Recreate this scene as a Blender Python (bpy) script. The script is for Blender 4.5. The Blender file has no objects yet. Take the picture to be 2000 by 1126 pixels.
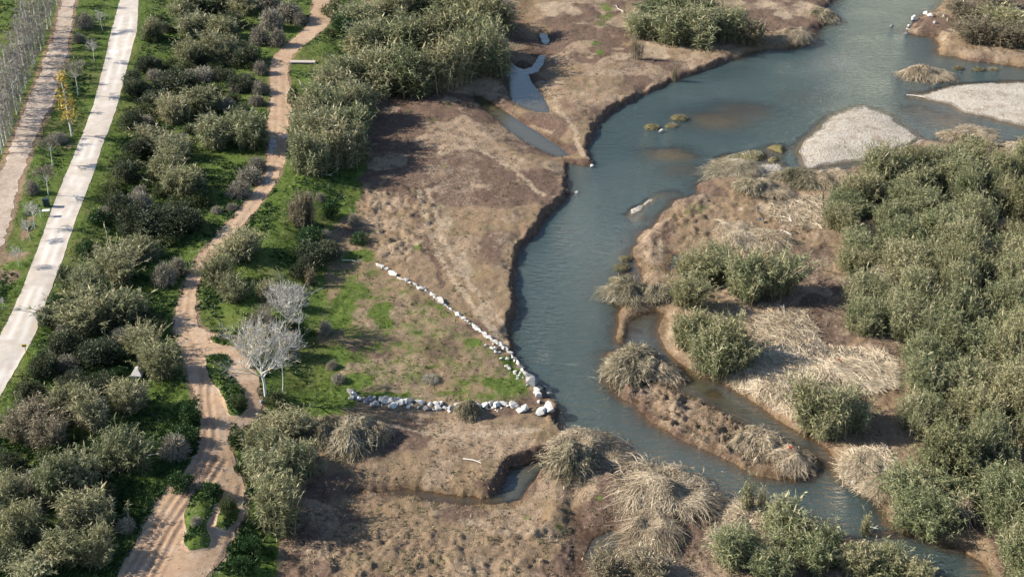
import bpy, bmesh, math, random
import numpy as np
from mathutils import Vector

SC = bpy.context.scene
COL = SC.collection
R = math.radians

# ------------------------------------------------------------------ camera, world, sun, exposure
CAM_H, PITCH, FPX = 82.0, R(30.4), 2600.0
SUN_EL, SHADOW_AZ = R(31.0), R(-5.0)          # shadows fall along +X, a little towards the viewer
cd = bpy.data.cameras.new('camera'); cam = bpy.data.objects.new('camera', cd); COL.objects.link(cam)
cd.sensor_width = 36.0; cd.lens = FPX / 2000.0 * 36.0; cd.clip_start = 1.0; cd.clip_end = 5000.0
cam.location = (0, 0, CAM_H); cam.rotation_euler = (math.pi / 2 - PITCH, 0, 0)
SC.camera = cam

w = bpy.data.worlds.new('World'); SC.world = w; w.use_nodes = True
wn = w.node_tree.nodes; wl = w.node_tree.links; wn.clear()
sky = wn.new('ShaderNodeTexSky'); sky.sky_type = 'NISHITA'; sky.sun_disc = False
sky.sun_elevation = SUN_EL; sky.sun_rotation = R(270) - SHADOW_AZ
sky.altitude = 50; sky.air_density = 1.0; sky.dust_density = 0.4; sky.ozone_density = 1.0
bg = wn.new('ShaderNodeBackground'); bg.inputs['Strength'].default_value = 0.088
wo = wn.new('ShaderNodeOutputWorld')
wl.new(sky.outputs[0], bg.inputs[0]); wl.new(bg.outputs[0], wo.inputs[0])

sd_ = bpy.data.lights.new('sun', 'SUN'); sd_.energy = 5.0; sd_.angle = R(0.53); sd_.color = (1.0, 0.905, 0.76)
sun = bpy.data.objects.new('sun', sd_); COL.objects.link(sun)
_d = Vector((math.cos(SUN_EL) * math.cos(SHADOW_AZ), math.cos(SUN_EL) * math.sin(SHADOW_AZ), -math.sin(SUN_EL)))
sun.rotation_euler = _d.to_track_quat('-Z', 'Y').to_euler(); sun.location = (-80, 120, 90)

SC.view_settings.view_transform = 'Standard'; SC.view_settings.look = 'None'
SC.view_settings.exposure = 1.06; SC.view_settings.gamma = 1.0; SC.view_settings.use_curve_mapping = False
SC.cycles.max_bounces = 6; SC.cycles.diffuse_bounces = 2; SC.cycles.glossy_bounces = 2
SC.cycles.transparent_max_bounces = 8; SC.cycles.transmission_bounces = 2

# ------------------------------------------------------------------ numeric helpers
def hash2(ix, iy, seed):
    h = (ix.astype(np.int64) * 374761393 + iy.astype(np.int64) * 668265263 + seed * 982451653) & 0xffffffff
    h = ((h ^ (h >> 13)) * 1274126177) & 0xffffffff
    h = ((h ^ (h >> 16)) * 2246822519) & 0xffffffff
    return ((h ^ (h >> 15)) & 0xffffff) / float(0xffffff)

def vnoise(x, y, seed=0):
    ix = np.floor(x); iy = np.floor(y); fx = x - ix; fy = y - iy
    fx = fx * fx * fx * (fx * (fx * 6 - 15) + 10); fy = fy * fy * fy * (fy * (fy * 6 - 15) + 10)
    a = hash2(ix, iy, seed); b = hash2(ix + 1, iy, seed); c = hash2(ix, iy + 1, seed); d = hash2(ix + 1, iy + 1, seed)
    return (a + (b - a) * fx) + ((c + (d - c) * fx) - (a + (b - a) * fx)) * fy

def fbm(x, y, size, octaves=4, seed=0, gain=0.5):
    s = 0.0; amp = 1.0; tot = 0.0; f = 1.0 / size
    for k in range(octaves):
        ca, sa = math.cos(0.7 * k), math.sin(0.7 * k)
        s = s + amp * vnoise((x * ca - y * sa) * f + 17.3 * k, (x * sa + y * ca) * f - 9.1 * k, seed + k)
        tot += amp; amp *= gain; f *= 2.03
    return s / tot

def ss(t, a=0.0, b=1.0):
    t = np.clip((t - a) / (b - a), 0, 1); return t * t * (3 - 2 * t)

CP, SP = math.cos(PITCH), math.sin(PITCH)
def unproj(px, py, z):
    """the point at height z that is seen at (px, py) of the 2000 x 1126 photograph"""
    px = np.asarray(px, float); py = np.asarray(py, float)
    a = (px - 1000) / FPX; b = (563 - py) / FPX
    dy = CP + b * SP; dz = -SP + b * CP
    t = (z - CAM_H) / dz
    return a * t, dy * t
def scale_at(x, y, z=1.0):
    return FPX / (y * CP + (CAM_H - z) * SP)

def sdpoly(x, y, poly, margin=None):
    """signed distance, positive inside"""
    P = np.asarray(poly, float)
    if margin is not None:
        out = np.full(x.shape, -float(margin))
        lo = P.min(0) - margin; hi = P.max(0) + margin
        m = (x > lo[0]) & (x < hi[0]) & (y > lo[1]) & (y < hi[1])
        if m.any(): out[m] = np.maximum(sdpoly(x[m], y[m], P), -margin)
        return out
    d2 = np.full(x.shape, 1e18); ins = np.zeros(x.shape, bool)
    n = len(P)
    for i in range(n):
        ax, ay = P[i]; bx, by = P[(i + 1) % n]
        ex, ey = bx - ax, by - ay
        L = ex * ex + ey * ey + 1e-12
        t = np.clip(((x - ax) * ex + (y - ay) * ey) / L, 0, 1)
        dx = x - ax - t * ex; dy = y - ay - t * ey
        d2 = np.minimum(d2, dx * dx + dy * dy)
        if ey != 0:
            c = ((ay > y) != (by > y)) & (x < ex * (y - ay) / ey + ax)
            ins ^= c
    d = np.sqrt(d2)
    return np.where(ins, d, -d)

def dline(x, y, line, margin=6.0):
    P = np.asarray(line, float)
    out = np.full(x.shape, float(margin))
    lo = P.min(0) - margin; hi = P.max(0) + margin
    m = (x > lo[0]) & (x < hi[0]) & (y > lo[1]) & (y < hi[1])
    if not m.any(): return out
    xx, yy = x[m], y[m]; d2 = np.full(xx.shape, margin ** 2)
    for i in range(len(P) - 1):
        ax, ay = P[i]; ex, ey = P[i + 1] - P[i]
        t = np.clip(((xx - ax) * ex + (yy - ay) * ey) / (ex * ex + ey * ey + 1e-12), 0, 1)
        d2 = np.minimum(d2, (xx - ax - t * ex) ** 2 + (yy - ay - t * ey) ** 2)
    out[m] = np.sqrt(d2)
    return out

def gpoly(pts, z=None):
    """outline seen in the photograph -> outline on the ground"""
    P = np.asarray(pts, float)
    if z is not None:
        x, y = unproj(P[:, 0], P[:, 1], z)
    else:
        x, y = at(P[:, 0], P[:, 1])
    return np.stack([x, y], 1)

# ------------------------------------------------------------------ large forms of the land
UP = [(735, -300), (720, -80), (715, 100), (712, 250), (690, 400), (655, 450), (636, 520), (622, 600), (622, 700), (612, 790), (560, 850), (562, 930),
      (548, 1040), (532, 1126), (500, 1330), (-1500, 1330), (-1500, -300)]
UPG = np.stack(unproj(*np.array(UP, float).T, 1.1), 1)
ROADBANK = [(345, -300), (325, 0), (290, 180), (240, 330), (190, 480), (120, 640), (50, 800), (-60, 1000), (-300, 1330), (-1500, 1330), (-1500, -300)]
ROADG = np.stack(unproj(*np.array(ROADBANK, float).T, 2.5), 1)
def base_h(x, y):
    h = 1.0 + 1.5 * ss(sdpoly(x, y, UPG), -1.0, 8.0) + 0.7 * ss(sdpoly(x, y, ROADG), -3.0, 5.0)
    h = h - 0.2 * ss(x, 15.0, 30.0)
    return h
def at(px, py):
    px = np.atleast_1d(np.asarray(px, float)); py = np.atleast_1d(np.asarray(py, float))
    z = np.full(px.shape, 1.5)
    for _ in range(5):
        x, y = unproj(px, py, z); z = base_h(x, y)
    return x, y

# ------------------------------------------------------------------ outlines (as seen in the photograph)
RIVER = [(1700, -300), (1660, -60), (1640, -5), (1612, 14), (1618, 40), (1596, 62), (1585, 84), (1545, 94), (1505, 96), (1470, 102), (1400, 129), (1342, 150), (1312, 160),
  (1290, 173), (1250, 191), (1215, 206), (1190, 223), (1170, 241), (1160, 256), (1150, 276), (1147, 297), (1156, 322), (1132, 321), (1110, 319), (1106, 335), (1111, 352), (1104, 372), (1114, 378),
  (1100, 391), (1080, 410), (1066, 426), (1056, 440), (1040, 460), (1020, 480), (1010, 496), (1003, 516), (1001, 540), (1002, 570), (1011, 586), (1009, 612), (995, 640), (1001, 660),
  (1004, 690), (1016, 710), (1032, 731), (1049, 752), (1068, 776), (1088, 790), (1092, 806), (1084, 822), (1096, 842), (1112, 862), (1090, 884), (1062, 896), (1035, 905), (1000, 916), (988, 925),
  (985, 945), (976, 966), (940, 971), (880, 967), (820, 957), (760, 955), (700, 960), (690, 964), (760, 964), (815, 968), (860, 984), (900, 987), (960, 980), (1000, 982), (1016, 970), (1030, 942), (1050, 918), (1070, 905), (1120, 895),
  (1180, 905), (1208, 915), (1232, 938), (1250, 950), (1300, 965), (1360, 985), (1400, 1008), (1420, 1018), (1450, 1013), (1500, 1012), (1560, 1012), (1620, 1035), (1680, 1058), (1740, 1085), (1800, 1110), (1850, 1145), (1900, 1230), (1940, 1330),
  (2080, 1330), (2010, 1220), (1940, 1130), (1915, 1098), (1880, 1074), (1845, 1062), (1800, 1050), (1765, 1038), (1738, 1020), (1724, 1000), (1724, 985), (1708, 965), (1672, 946), (1650, 936), (1636, 925),
  (1637, 905), (1610, 868), (1568, 846), (1534, 827), (1498, 803), (1462, 776), (1412, 747), (1374, 733), (1346, 720), (1318, 700), (1300, 681), (1290, 660), (1286, 645), (1291, 626), (1298, 612), (1285, 606), (1255, 613), (1236, 622),
  (1226, 632), (1222, 655), (1214, 672), (1204, 668), (1206, 640), (1208, 618), (1215, 600), (1200, 575), (1215, 560), (1256, 553), (1256, 536), (1243, 516), (1238, 496), (1240, 480), (1246, 464), (1252, 451), (1270, 446),
  (1285, 436), (1289, 425), (1300, 411), (1311, 400), (1318, 388), (1345, 380), (1372, 376), (1362, 362), (1385, 345), (1430, 340), (1465, 347), (1500, 350), (1530, 345), (1560, 334), (1625, 336), (1660, 328), (1720, 305), (1765, 285),
  (1800, 276), (1850, 281), (1950, 281), (2010, 273), (2150, 275), (2400, 285), (2400, 150), (2100, 141), (2000, 131), (1960, 126), (1900, 119), (1868, 111), (1836, 106), (1833, 84), (1824, 73), (1790, 69), (1772, 63), (1785, 45), (1800, 31), (1830, 20), (1845, 5), (1880, -60), (1960, -300)]
ISLAND = [(1187, 690), (1210, 685), (1250, 692), (1290, 720), (1322, 748), (1380, 772), (1430, 800), (1480, 830), (1520, 846), (1548, 866), (1580, 900), (1588, 918), (1572, 933), (1520, 935), (1480, 925), (1440, 906), (1400, 887), (1340, 862), (1300, 841), (1266, 818), (1246, 792), (1216, 776), (1192, 750), (1184, 715)]
POOLS = [
  [(995, 116), (1008, 130), (1024, 136), (1040, 130), (1054, 108), (1066, 107), (1061, 126), (1050, 140), (1032, 146), (1037, 160), (1055, 184), (1070, 205), (1074, 220), (1050, 219), (1025, 211), (1004, 200), (994, 180), (988, 150)],
  [(1053, 66), (1066, 64), (1073, 80), (1068, 88), (1060, 84)],
  [(924, 186), (942, 190), (966, 205), (990, 220), (1020, 240), (1050, 258), (1066, 270), (1092, 286), (1114, 304), (1086, 306), (1058, 293), (1028, 278), (998, 258), (974, 236), (948, 214), (930, 198)],
  [(1143, 1085), (1158, 1052), (1198, 1036), (1215, 1046), (1200, 1075), (1160, 1098)],
  [(1318, 496), (1330, 500), (1322, 520), (1308, 528), (1312, 512)],
]
BARS = [  # gravel bars standing out of the river: outline, height, label
  ([(1566, 290), (1572, 312), (1580, 325), (1630, 316), (1700, 306), (1760, 280), (1785, 268), (1765, 252), (1735, 231), (1706, 215), (1690, 210), (1664, 216), (1640, 224), (1618, 240), (1598, 258), (1578, 276)], 0.4, 'large pale gravel bar shaped like a wedge beside the reed thicket'),
  ([(1785, 187), (1820, 181), (1870, 169), (1930, 165), (2010, 163), (2200, 158), (2200, 285), (2010, 246), (1950, 231), (1880, 214), (1850, 199), (1818, 192)], 0.36, 'long pale gravel spit running out of the photo below the far bank'),
  ([(1226, 419), (1238, 405), (1258, 391), (1276, 382), (1290, 375), (1294, 380), (1286, 386), (1270, 396), (1250, 411), (1234, 421)], 0.12, 'thin tongue of grey pebbles in mid river'),
  ([(1398, 322), (1428, 306), (1466, 306), (1474, 318), (1462, 330), (1436, 336), (1406, 332)], 0.3, 'small pale pebble bar below the long mossy mat'),
  ([(1452, 336), (1486, 320), (1518, 322), (1522, 336), (1508, 346), (1478, 345)], 0.3, 'small round pebble bar beside the fallen reeds'),
]
MATS = [  # mossy mats on the shallows
  ([(1405, 314), (1425, 303), (1455, 296), (1482, 292), (1498, 299), (1496, 309), (1478, 316), (1462, 314), (1445, 308), (1425, 309)], 0.55, 'long olive moss mat beside pale gravel in the river'),
  ([(1496, 288), (1510, 283), (1532, 283), (1537, 291), (1528, 299), (1512, 294)], 0.45, 'square olive moss mat nearest the large gravel bar'),
  ([(1498, 309), (1510, 304), (1524, 306), (1526, 311), (1510, 315), (1500, 314)], 0.35, 'smallest olive moss mat above the round pebble bar'),
]
SHALLOWS = [(1310, 300, 5.5, .12), (1400, 235, 8, .18), (1450, 215, 8, .25), (1330, 330, 5, .3), (1560, 190, 6, .5), (1850, 235, 7, .2), (1800, 215, 5, .25), (1240, 530, 2.5, .12), (1262, 512, 1.5, .1), (1250, 425, 2.2, .2), (1310, 375, 2.5, .25), (1330, 690, 2.2, .2), (1345, 730, 2, .25), (1400, 770, 2, .25), (1460, 800, 2, .3), (1570, 880, 2.8, .25), (1610, 905, 2.2, .18), (1285, 615, 2.0, .3), (1420, 130, 4, .6), (1930, 195, 5, .2), (1900, 260, 6, .25), (1225, 650, 1.6, .2), (1240, 800, 1.4, .3)]
# shores that lie on the viewer's side of the water show their crest, not their waterline
CREST = {(815, 972): .3, (860, 986): .3, (900, 989): .3, (960, 980): .3, (1000, 982): .3, (1016, 970): .4, (1030, 942): .4, (1050, 918): .5, (1070, 905): .5, (1120, 895): .5, (1180, 905): .5, (1208, 915): .5, (1232, 938): .6, (1250, 950): .6, (1300, 965): .6, (1360, 985): .6, (1400, 1008): .6, (1420, 1018): .6,
  (1450, 1013): .6, (1500, 1012): .6, (1560, 1012): .6, (1620, 1035): .6, (1680, 1058): .6, (1740, 1085): .6, (1800, 1110): .6, (1850, 1145): .6, (1300, 411): .3, (1311, 400): .4, (1318, 388): .4, (1345, 380): .4, (1372, 376): .4, (1385, 345): .3, (1430, 340): .3, (1465, 347): .3, (1500, 350): .3, (1530, 345): .3, (1560, 334): .3, (1625, 336): .3, (1660, 328): .3, (1720, 305): .3, (1765, 285): .3,
  (1290, 720): 1.15, (1322, 748): 1.15, (1380, 772): 1.15, (1430, 800): 1.15, (1480, 830): 1.15, (1520, 846): 1.15, (1548, 866): 1.15, (1580, 900): .5, (1112, 862): 0, (1090, 884): 0}
def crest(pts): return np.array([CREST.get(tuple(q), 0.0) for q in pts])
def edges(rows):
    return [(l, y) for y, l, r in rows] + [(r, y) for y, l, r in reversed(rows)]
ROAD = edges([(-300, 320, 345), (-60, 252, 284), (0, 234, 271), (60, 217, 267), (100, 209, 257), (140, 199, 246), (180, 189, 236), (230, 173, 221), (282, 152, 200), (340, 128, 182), (423, 96, 150), (500, 68, 125), (563, 43, 100), (620, 17, 78), (650, 2, 70), (700, -24, 43), (770, -62, 3), (860, -112, -42), (1000, -190, -110), (1330, -400, -290)])
TRACK = edges([(-300, 235, 250), (-60, 142, 160), (0, 121, 146), (60, 107, 138), (100, 92, 132), (140, 79, 119), (200, 55, 103), (240, 39, 84), (282, 21, 64), (332, 3, 46), (380, -14, 33), (430, -32, 18), (475, -48, 2), (560, -95, -38), (700, -190, -120), (1000, -420, -330), (1330, -700, -600)])
PATH = edges([(-300, 720, 760), (-60, 622, 672), (0, 612, 660), (30, 606, 653), (50, 598, 640), (70, 580, 616), (90, 555, 592), (105, 541, 577), (120, 531, 565), (140, 527, 562), (180, 528, 568), (215, 526, 568), (250, 523, 563), (282, 523, 562), (310, 520, 556), (340, 515, 548), (370, 498, 528), (400, 474, 506), (430, 447, 482), (450, 430, 462), (470, 413, 442), (500, 386, 420), (520, 375, 402), (550, 361, 390), (580, 352, 384), (610, 344, 384), (635, 340, 392), (660, 342, 440), (680, 350, 480), (700, 355, 484), (730, 366, 496), (760, 375, 508), (790, 381, 514), (815, 388, 506), (830, 391, 480), (846, 392, 468), (870, 386, 452), (900, 374, 458), (930, 354, 474), (960, 320, 480), (1000, 296, 478), (1050, 268, 455), (1090, 246, 440), (1126, 226, 402), (1200, 180, 360), (1330, 90, 300)])
PISL = [[(400, 693), (440, 692), (453, 710), (441, 730), (461, 745), (476, 765), (482, 800), (470, 814), (449, 811), (438, 782), (428, 760), (411, 745), (405, 720)],
        [(384, 957), (400, 945), (426, 949), (437, 960), (429, 982), (415, 986), (416, 1005), (402, 1030), (412, 1050), (405, 1071), (370, 1076), (357, 1060), (365, 1040), (359, 1010), (370, 980)],
        [(439, 985), (455, 980), (466, 995), (460, 1021), (440, 1037), (422, 1031), (424, 1010)],
        [(447, 836), (456, 830), (464, 834), (456, 842)],
        [(410, 655), (440, 662), (482, 668), (478, 680), (440, 672), (415, 668)]]
# ------------------------------------------------------------------ material helpers
class NT:
    def __init__(s, name):
        s.m = bpy.data.materials.new(name); s.m.use_nodes = True
        s.t = s.m.node_tree; s.t.nodes.clear()
        s.out = s.t.nodes.new('ShaderNodeOutputMaterial')
        s.co = None
    def n(s, typ, **kw):
        nd = s.t.nodes.new(typ)
        for k, v in kw.items(): setattr(nd, k, v)
        return nd
    def l(s, a, b): s.t.links.new(a, b)
    def put(s, sock, v):
        if isinstance(v, bpy.types.NodeSocket): s.l(v, sock)
        elif isinstance(v, (tuple, list)) and len(v) == 3 and sock.type == 'RGBA': sock.default_value = (*v, 1)
        else: sock.default_value = v
    def pos(s, sc=(1, 1, 1), rot=(0, 0, 0)):
        if s.co is None: s.co = s.n('ShaderNodeTexCoord')
        mp = s.n('ShaderNodeMapping'); mp.inputs['Scale'].default_value = sc; mp.inputs['Rotation'].default_value = rot
        s.l(s.co.outputs['Object'], mp.inputs[0]); return mp.outputs[0]
    def noise(s, scale, detail=4, rough=0.55, vec=None, dist=0.0):
        nd = s.n('ShaderNodeTexNoise'); nd.inputs['Scale'].default_value = scale; nd.inputs['Detail'].default_value = detail
        nd.inputs['Roughness'].default_value = rough; nd.inputs['Distortion'].default_value = dist
        s.l(vec if vec is not None else s.pos(), nd.inputs['Vector']); return nd.outputs['Fac']
    def math(s, op, a, b=None, c=None, clamp=False):
        nd = s.n('ShaderNodeMath', operation=op, use_clamp=clamp); s.put(nd.inputs[0], a)
        if b is not None: s.put(nd.inputs[1], b)
        if c is not None: s.put(nd.inputs[2], c)
        return nd.outputs[0]
    def step(s, v, a, b):
        nd = s.n('ShaderNodeMapRange', interpolation_type='SMOOTHSTEP'); s.put(nd.inputs['Value'], v)
        s.put(nd.inputs['From Min'], a); s.put(nd.inputs['From Max'], b); return nd.outputs['Result']
    def mix(s, f, a, b, mode='MIX'):
        nd = s.n('ShaderNodeMix', data_type='RGBA', blend_type=mode); s.put(nd.inputs[0], f); s.put(nd.inputs[6], a); s.put(nd.inputs[7], b); return nd.outputs[2]
    def ramp(s, f, stops):
        nd = s.n('ShaderNodeValToRGB'); e = nd.color_ramp.elements
        while len(e) < len(stops): e.new(0.5)
        for k, (p, c) in enumerate(stops): e[k].position = p; e[k].color = (*c, 1)
        s.l(f, nd.inputs[0]); return nd.outputs[0]
    def attr(s, name):
        return s.n('ShaderNodeAttribute', attribute_name=name)
    def bump(s, h, strength=0.5, dist=0.1):
        nd = s.n('ShaderNodeBump'); s.put(nd.inputs['Strength'], strength); nd.inputs['Distance'].default_value = dist; s.l(h, nd.inputs['Height']); return nd.outputs[0]
    def bsdf(s, col, rough=0.9, normal=None, spec=0.25, **kw):
        nd = s.n('ShaderNodeBsdfPrincipled'); s.put(nd.inputs['Base Color'], col); s.put(nd.inputs['Roughness'], rough)
        nd.inputs['Specular IOR Level'].default_value = spec
        if normal is not None: s.l(normal, nd.inputs['Normal'])
        for k, v in kw.items(): s.put(nd.inputs[k], v)
        return nd.outputs[0]
    def done(s, sh): s.l(sh, s.out.inputs['Surface']); return s.m

def tag(o, label=None, cat=None, group=None, kind=None):
    if label: o['label'] = label
    if cat: o['category'] = cat
    if group: o['group'] = group
    if kind: o['kind'] = kind
    return o

def mk_mesh(name, V, quads=None, tris=None, attrs=None, smooth=False, polys=None):
    V = np.asarray(V, np.float32); me = bpy.data.meshes.new(name)
    nq = 0 if quads is None else len(quads); nt = 0 if tris is None else len(tris); npl = 0 if polys is None else len(polys)
    idx = []; tot = []
    if nq: idx.append(np.asarray(quads).ravel()); tot.append(np.full(nq, 4))
    if nt: idx.append(np.asarray(tris).ravel()); tot.append(np.full(nt, 3))
    if npl: idx.append(np.concatenate([np.asarray(p) for p in polys])); tot.append(np.array([len(p) for p in polys]))
    idx = np.concatenate(idx).astype(np.int32); tot = np.concatenate(tot).astype(np.int32)
    st = np.concatenate([[0], np.cumsum(tot)[:-1]]).astype(np.int32)
    me.vertices.add(len(V)); me.vertices.foreach_set('co', V.ravel())
    me.loops.add(len(idx)); me.loops.foreach_set('vertex_index', idx)
    me.polygons.add(len(tot)); me.polygons.foreach_set('loop_start', st); me.polygons.foreach_set('loop_total', tot)
    me.polygons.foreach_set('use_smooth', np.full(len(tot), smooth, bool))
    for k, a in (attrs or {}).items():
        a = np.asarray(a, np.float32)
        if a.ndim == 1:
            at_ = me.attributes.new(k, 'FLOAT', 'POINT'); at_.data.foreach_set('value', a)
        else:
            at_ = me.attributes.new(k, 'FLOAT_COLOR', 'POINT'); at_.data.foreach_set('color', np.concatenate([a, np.ones((len(a), 1), np.float32)], 1).ravel())
    me.update(calc_edges=True); me.validate(clean_customdata=False)
    return me

def mk_obj(name, me, mat=None, parent=None, loc=None):
    o = bpy.data.objects.new(name, me); COL.objects.link(o)
    if mat is not None and not me.materials: me.materials.append(mat)
    if parent is not None: o.parent = parent
    if loc is not None: o.location = loc
    return o

# ------------------------------------------------------------------ the grid that all ground sheets share
GR, GC = 600, 700
Y0, Y1 = 72.0, 292.0
yi = Y0 * (Y1 / Y0) ** np.linspace(0, 1, GR)
ROWS = np.concatenate([[-60, -10, 25, 45, 58, 66], yi, [300, 315, 345, 400, 520, 800]])
ui = np.linspace(-1, 1, GC)
US = np.concatenate([[-6, -3.5, -2.2, -1.6, -1.3, -1.12], ui, [1.12, 1.3, 1.6, 2.2, 3.5, 6]])
def halfw(y): return 0.385 * (CP * np.maximum(y, 30) + CAM_H * SP) * 1.2
YY, UU = np.meshgrid(ROWS, US, indexing='ij')
XX = UU * halfw(YY)
NR, NC = XX.shape

rv = gpoly(RIVER, crest(RIVER)); isl = gpoly(ISLAND, crest(ISLAND))
sdR = sdpoly(XX, YY, rv)
sdI = sdpoly(XX, YY, isl, 20)
sdW = np.minimum(sdR, -sdI)
calm = np.zeros_like(XX); lowland = np.zeros_like(XX)
def blur(A, n):
    k = 2 * n + 1
    for ax in (0, 1):
        for _ in range(2):
            B = np.cumsum(np.concatenate([np.repeat(A.take([0], ax), n + 1, ax), A, np.repeat(A.take([-1], ax), n, ax)], ax), ax)
            A = (B.take(range(k, B.shape[ax]), ax) - B.take(range(0, B.shape[ax] - k), ax)) / k
    return A
for p in POOLS:
    s_ = sdpoly(XX, YY, gpoly(p, 0.0), 25); lowland = np.maximum(lowland, ss(s_, -5.0, -0.6)); calm = np.maximum(calm, ss(s_, -3, 0)); sdW = np.maximum(sdW, s_)
chan = ss(sdpoly(XX, YY, gpoly([(1222, 600), (1300, 600), (1300, 680), (1420, 765), (1560, 850), (1640, 905), (1590, 935), (1500, 862), (1330, 770), (1250, 700), (1218, 690)], 0.0), 6), -2.0, 0.0)
sdW = sdW + ((fbm(XX, YY, 2.2, 4, 5) - 0.5) * 1.0 + (fbm(XX, YY, 0.8, 3, 6) - 0.5) * 0.5) * ss(np.abs(sdW), 3.0, 0.0) * (1 - 0.8 * np.maximum(calm, chan))

road_sd = sdpoly(XX, YY, gpoly(ROAD)); track_sd = sdpoly(XX, YY, gpoly(TRACK))
path_sd = sdpoly(XX, YY, gpoly(PATH))
isl_sd = [sdpoly(XX, YY, gpoly(p), 6) for p in PISL]
pathisl = np.max(np.stack(isl_sd), 0)
BH = base_h(XX, YY)
up_sd = sdpoly(XX, YY, UPG)
# steep cut bank along the left shore
STEEP = gpoly([(1400, 129), (1290, 173), (1190, 223), (1150, 276), (1156, 322), (1106, 335), (1114, 378), (1056, 440), (1003, 516), (1002, 570), (1009, 612), (995, 640), (1004, 690), (1049, 752), (1092, 806), (1112, 862), (1062, 896), (1000, 918)], 0.0)
steep = ss(dline(XX, YY, STEEP, 9.0), 7.0, 2.0)
gully = dline(XX, YY, gpoly([(1118, 955), (1128, 1010), (1138, 1060), (1142, 1126), (1140, 1200)]), 5)
mud_in = dline(XX, YY, gpoly([(1030, -20), (1020, 30), (1010, 60), (1030, 100), (1045, 125)]), 7)
bw = 0.5 * steep + 1.6 * (1 - steep); bw = np.where(sdI > -1.5, 0.8, bw)
bf = ss(-sdW, -0.05, bw) if False else np.clip(-sdW / bw, 0, 1)
bf = bf ** 0.75
flat = np.maximum(np.maximum(ss(road_sd, -1.0, 0.5), ss(track_sd, -1.0, 0.5)), ss(path_sd, -0.8, 0.4) * ss(-pathisl, -0.3, 0.3))
n1 = fbm(XX, YY, 9.0, 3, 11) - 0.5; n2 = fbm(XX, YY, 2.4, 4, 21) - 0.5; n3 = fbm(XX, YY, 0.9, 3, 31) - 0.5
up = ss(up_sd, -1, 4)
clod = gpoly([(560, 1000), (700, 930), (900, 990), (1100, 980), (1170, 1000), (1120, 1200), (540, 1250)])
clods = 0.6 * ss(sdpoly(XX, YY, clod, 8), -4, 2)
clods = np.maximum(clods, 0.7 * ss(sdpoly(XX, YY, gpoly([(690, 370), (830, 360), (860, 480), (790, 520), (690, 470)]), 6), -2, 1))
clods = np.maximum(clods, 1.1 * ss(sdI, -0.4, 0.8))
strip = ss(dline(XX, YY, gpoly([(1222, 605), (1216, 640), (1210, 672)]), 4), 2.5, 1.0); clods = np.maximum(clods, strip)
clods = np.maximum(clods, 0.6 * ss(sdpoly(XX, YY, gpoly([(1240, 440), (1330, 380), (1480, 370), (1600, 400), (1600, 480), (1500, 600), (1300, 560)]), 6), -2, 1))
lump = fbm(XX, YY, 1.25, 4, 77, 0.6); lump = ss(lump, 0.5, 0.74)
land = BH + n1 * 0.7 + n2 * 0.35 * (1 - 0.3 * up) + n3 * 0.26 + lump * 0.42 * clods + n3 * 0.35 * clods + (fbm(XX, YY, 0.55, 2, 78) - .5) * 0.22 * clods
land = land * (0.78 + 0.42 * fbm(XX, YY, 4.0, 3, 44)) if False else land
land = land - 0.55 * ss(fbm(XX, YY, 3.5, 3, 44), 0.55, 0.75) * ss(sdW, -2.5, -0.3) - 0.62 * ss(sdI, -1, 1)
land = land * (1 - flat) + (BH + n1 * 0.25 - 0.05) * flat
land = land - 0.75 * np.exp(-(gully / 1.3) ** 2) - 0.55 * np.exp(-(mud_in / 3.0) ** 2)
# wheel ruts
RUTS = [([(412, 700), (408, 780), (420, 850), (395, 920), (350, 985), (300, 1060), (255, 1126), (215, 1200)], .06), ([(395, 720), (396, 780), (404, 850), (380, 915), (330, 985), (282, 1060), (240, 1126), (200, 1200)], .06),
        ([(440, 900), (400, 960), (345, 1040), (300, 1126), (270, 1200)], .07), ([(425, 890), (385, 960), (330, 1035), (283, 1126), (250, 1200)], .09), ([(470, 950), (450, 1060), (420, 1126)], .05),
        ([(556, 150), (556, 250), (545, 300), (525, 360), (470, 435), (405, 505), (372, 570), (365, 640), (395, 720)], .025), ([(540, 150), (540, 250), (530, 300), (510, 355), (455, 430), (392, 500), (360, 570), (350, 640)], .025)]
rutm = np.zeros_like(XX)
for ln, dp in RUTS:
    d_ = dline(XX, YY, gpoly(ln), 2)
    land = land - dp * np.exp(-(d_ / 0.22) ** 2) + 0.5 * dp * np.exp(-((d_ - 0.45) / 0.2) ** 2)
    rutm = np.maximum(rutm, dp * 10 * np.exp(-(d_ / 0.3) ** 2))
land = land + 0.35 * ss(pathisl, -0.2, 0.9)
# heap under the flattened reeds
heap = sdpoly(XX, YY, gpoly([(1430, 738), (1460, 712), (1500, 620), (1580, 620), (1610, 690), (1735, 700), (1735, 760), (1660, 770), (1570, 775), (1555, 812), (1500, 778)]), 8)
land = land + 0.8 * blur(ss(heap, -0.3, 1.5), 7) * (0.6 + 0.8 * fbm(XX, YY, 3.0, 3, 55))
lowland = np.maximum(lowland, strip); lowland = np.maximum(lowland, ss(dline(XX, YY, gpoly([(690, 985), (760, 985), (820, 992), (880, 1002), (980, 1000), (1020, 990), (1045, 960)]), 6), 3.5, 1.0))
land = 0.15 + (land - 0.15) * (1 - 0.62 * lowland)
slope = 0.75 * steep + 0.35 * (1 - steep)
slope = np.where(calm > 0.5, 1.3, slope)
bed = -np.minimum(np.maximum(sdW, 0) * slope, 1.25) - 0.03
for (px, py, r, dep) in SHALLOWS:
    x, y = unproj(px, py, 0.0)
    k = ss(np.hypot((XX - x) * 0.75, YY - y) + 1.5 * n2 * 2, r * 1.3, r * 0.2)
    bed = np.maximum(bed, -(1.3 - (1.3 - dep) * k) + 0.12 * n2)
bed = np.minimum(bed, -0.03)
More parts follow.
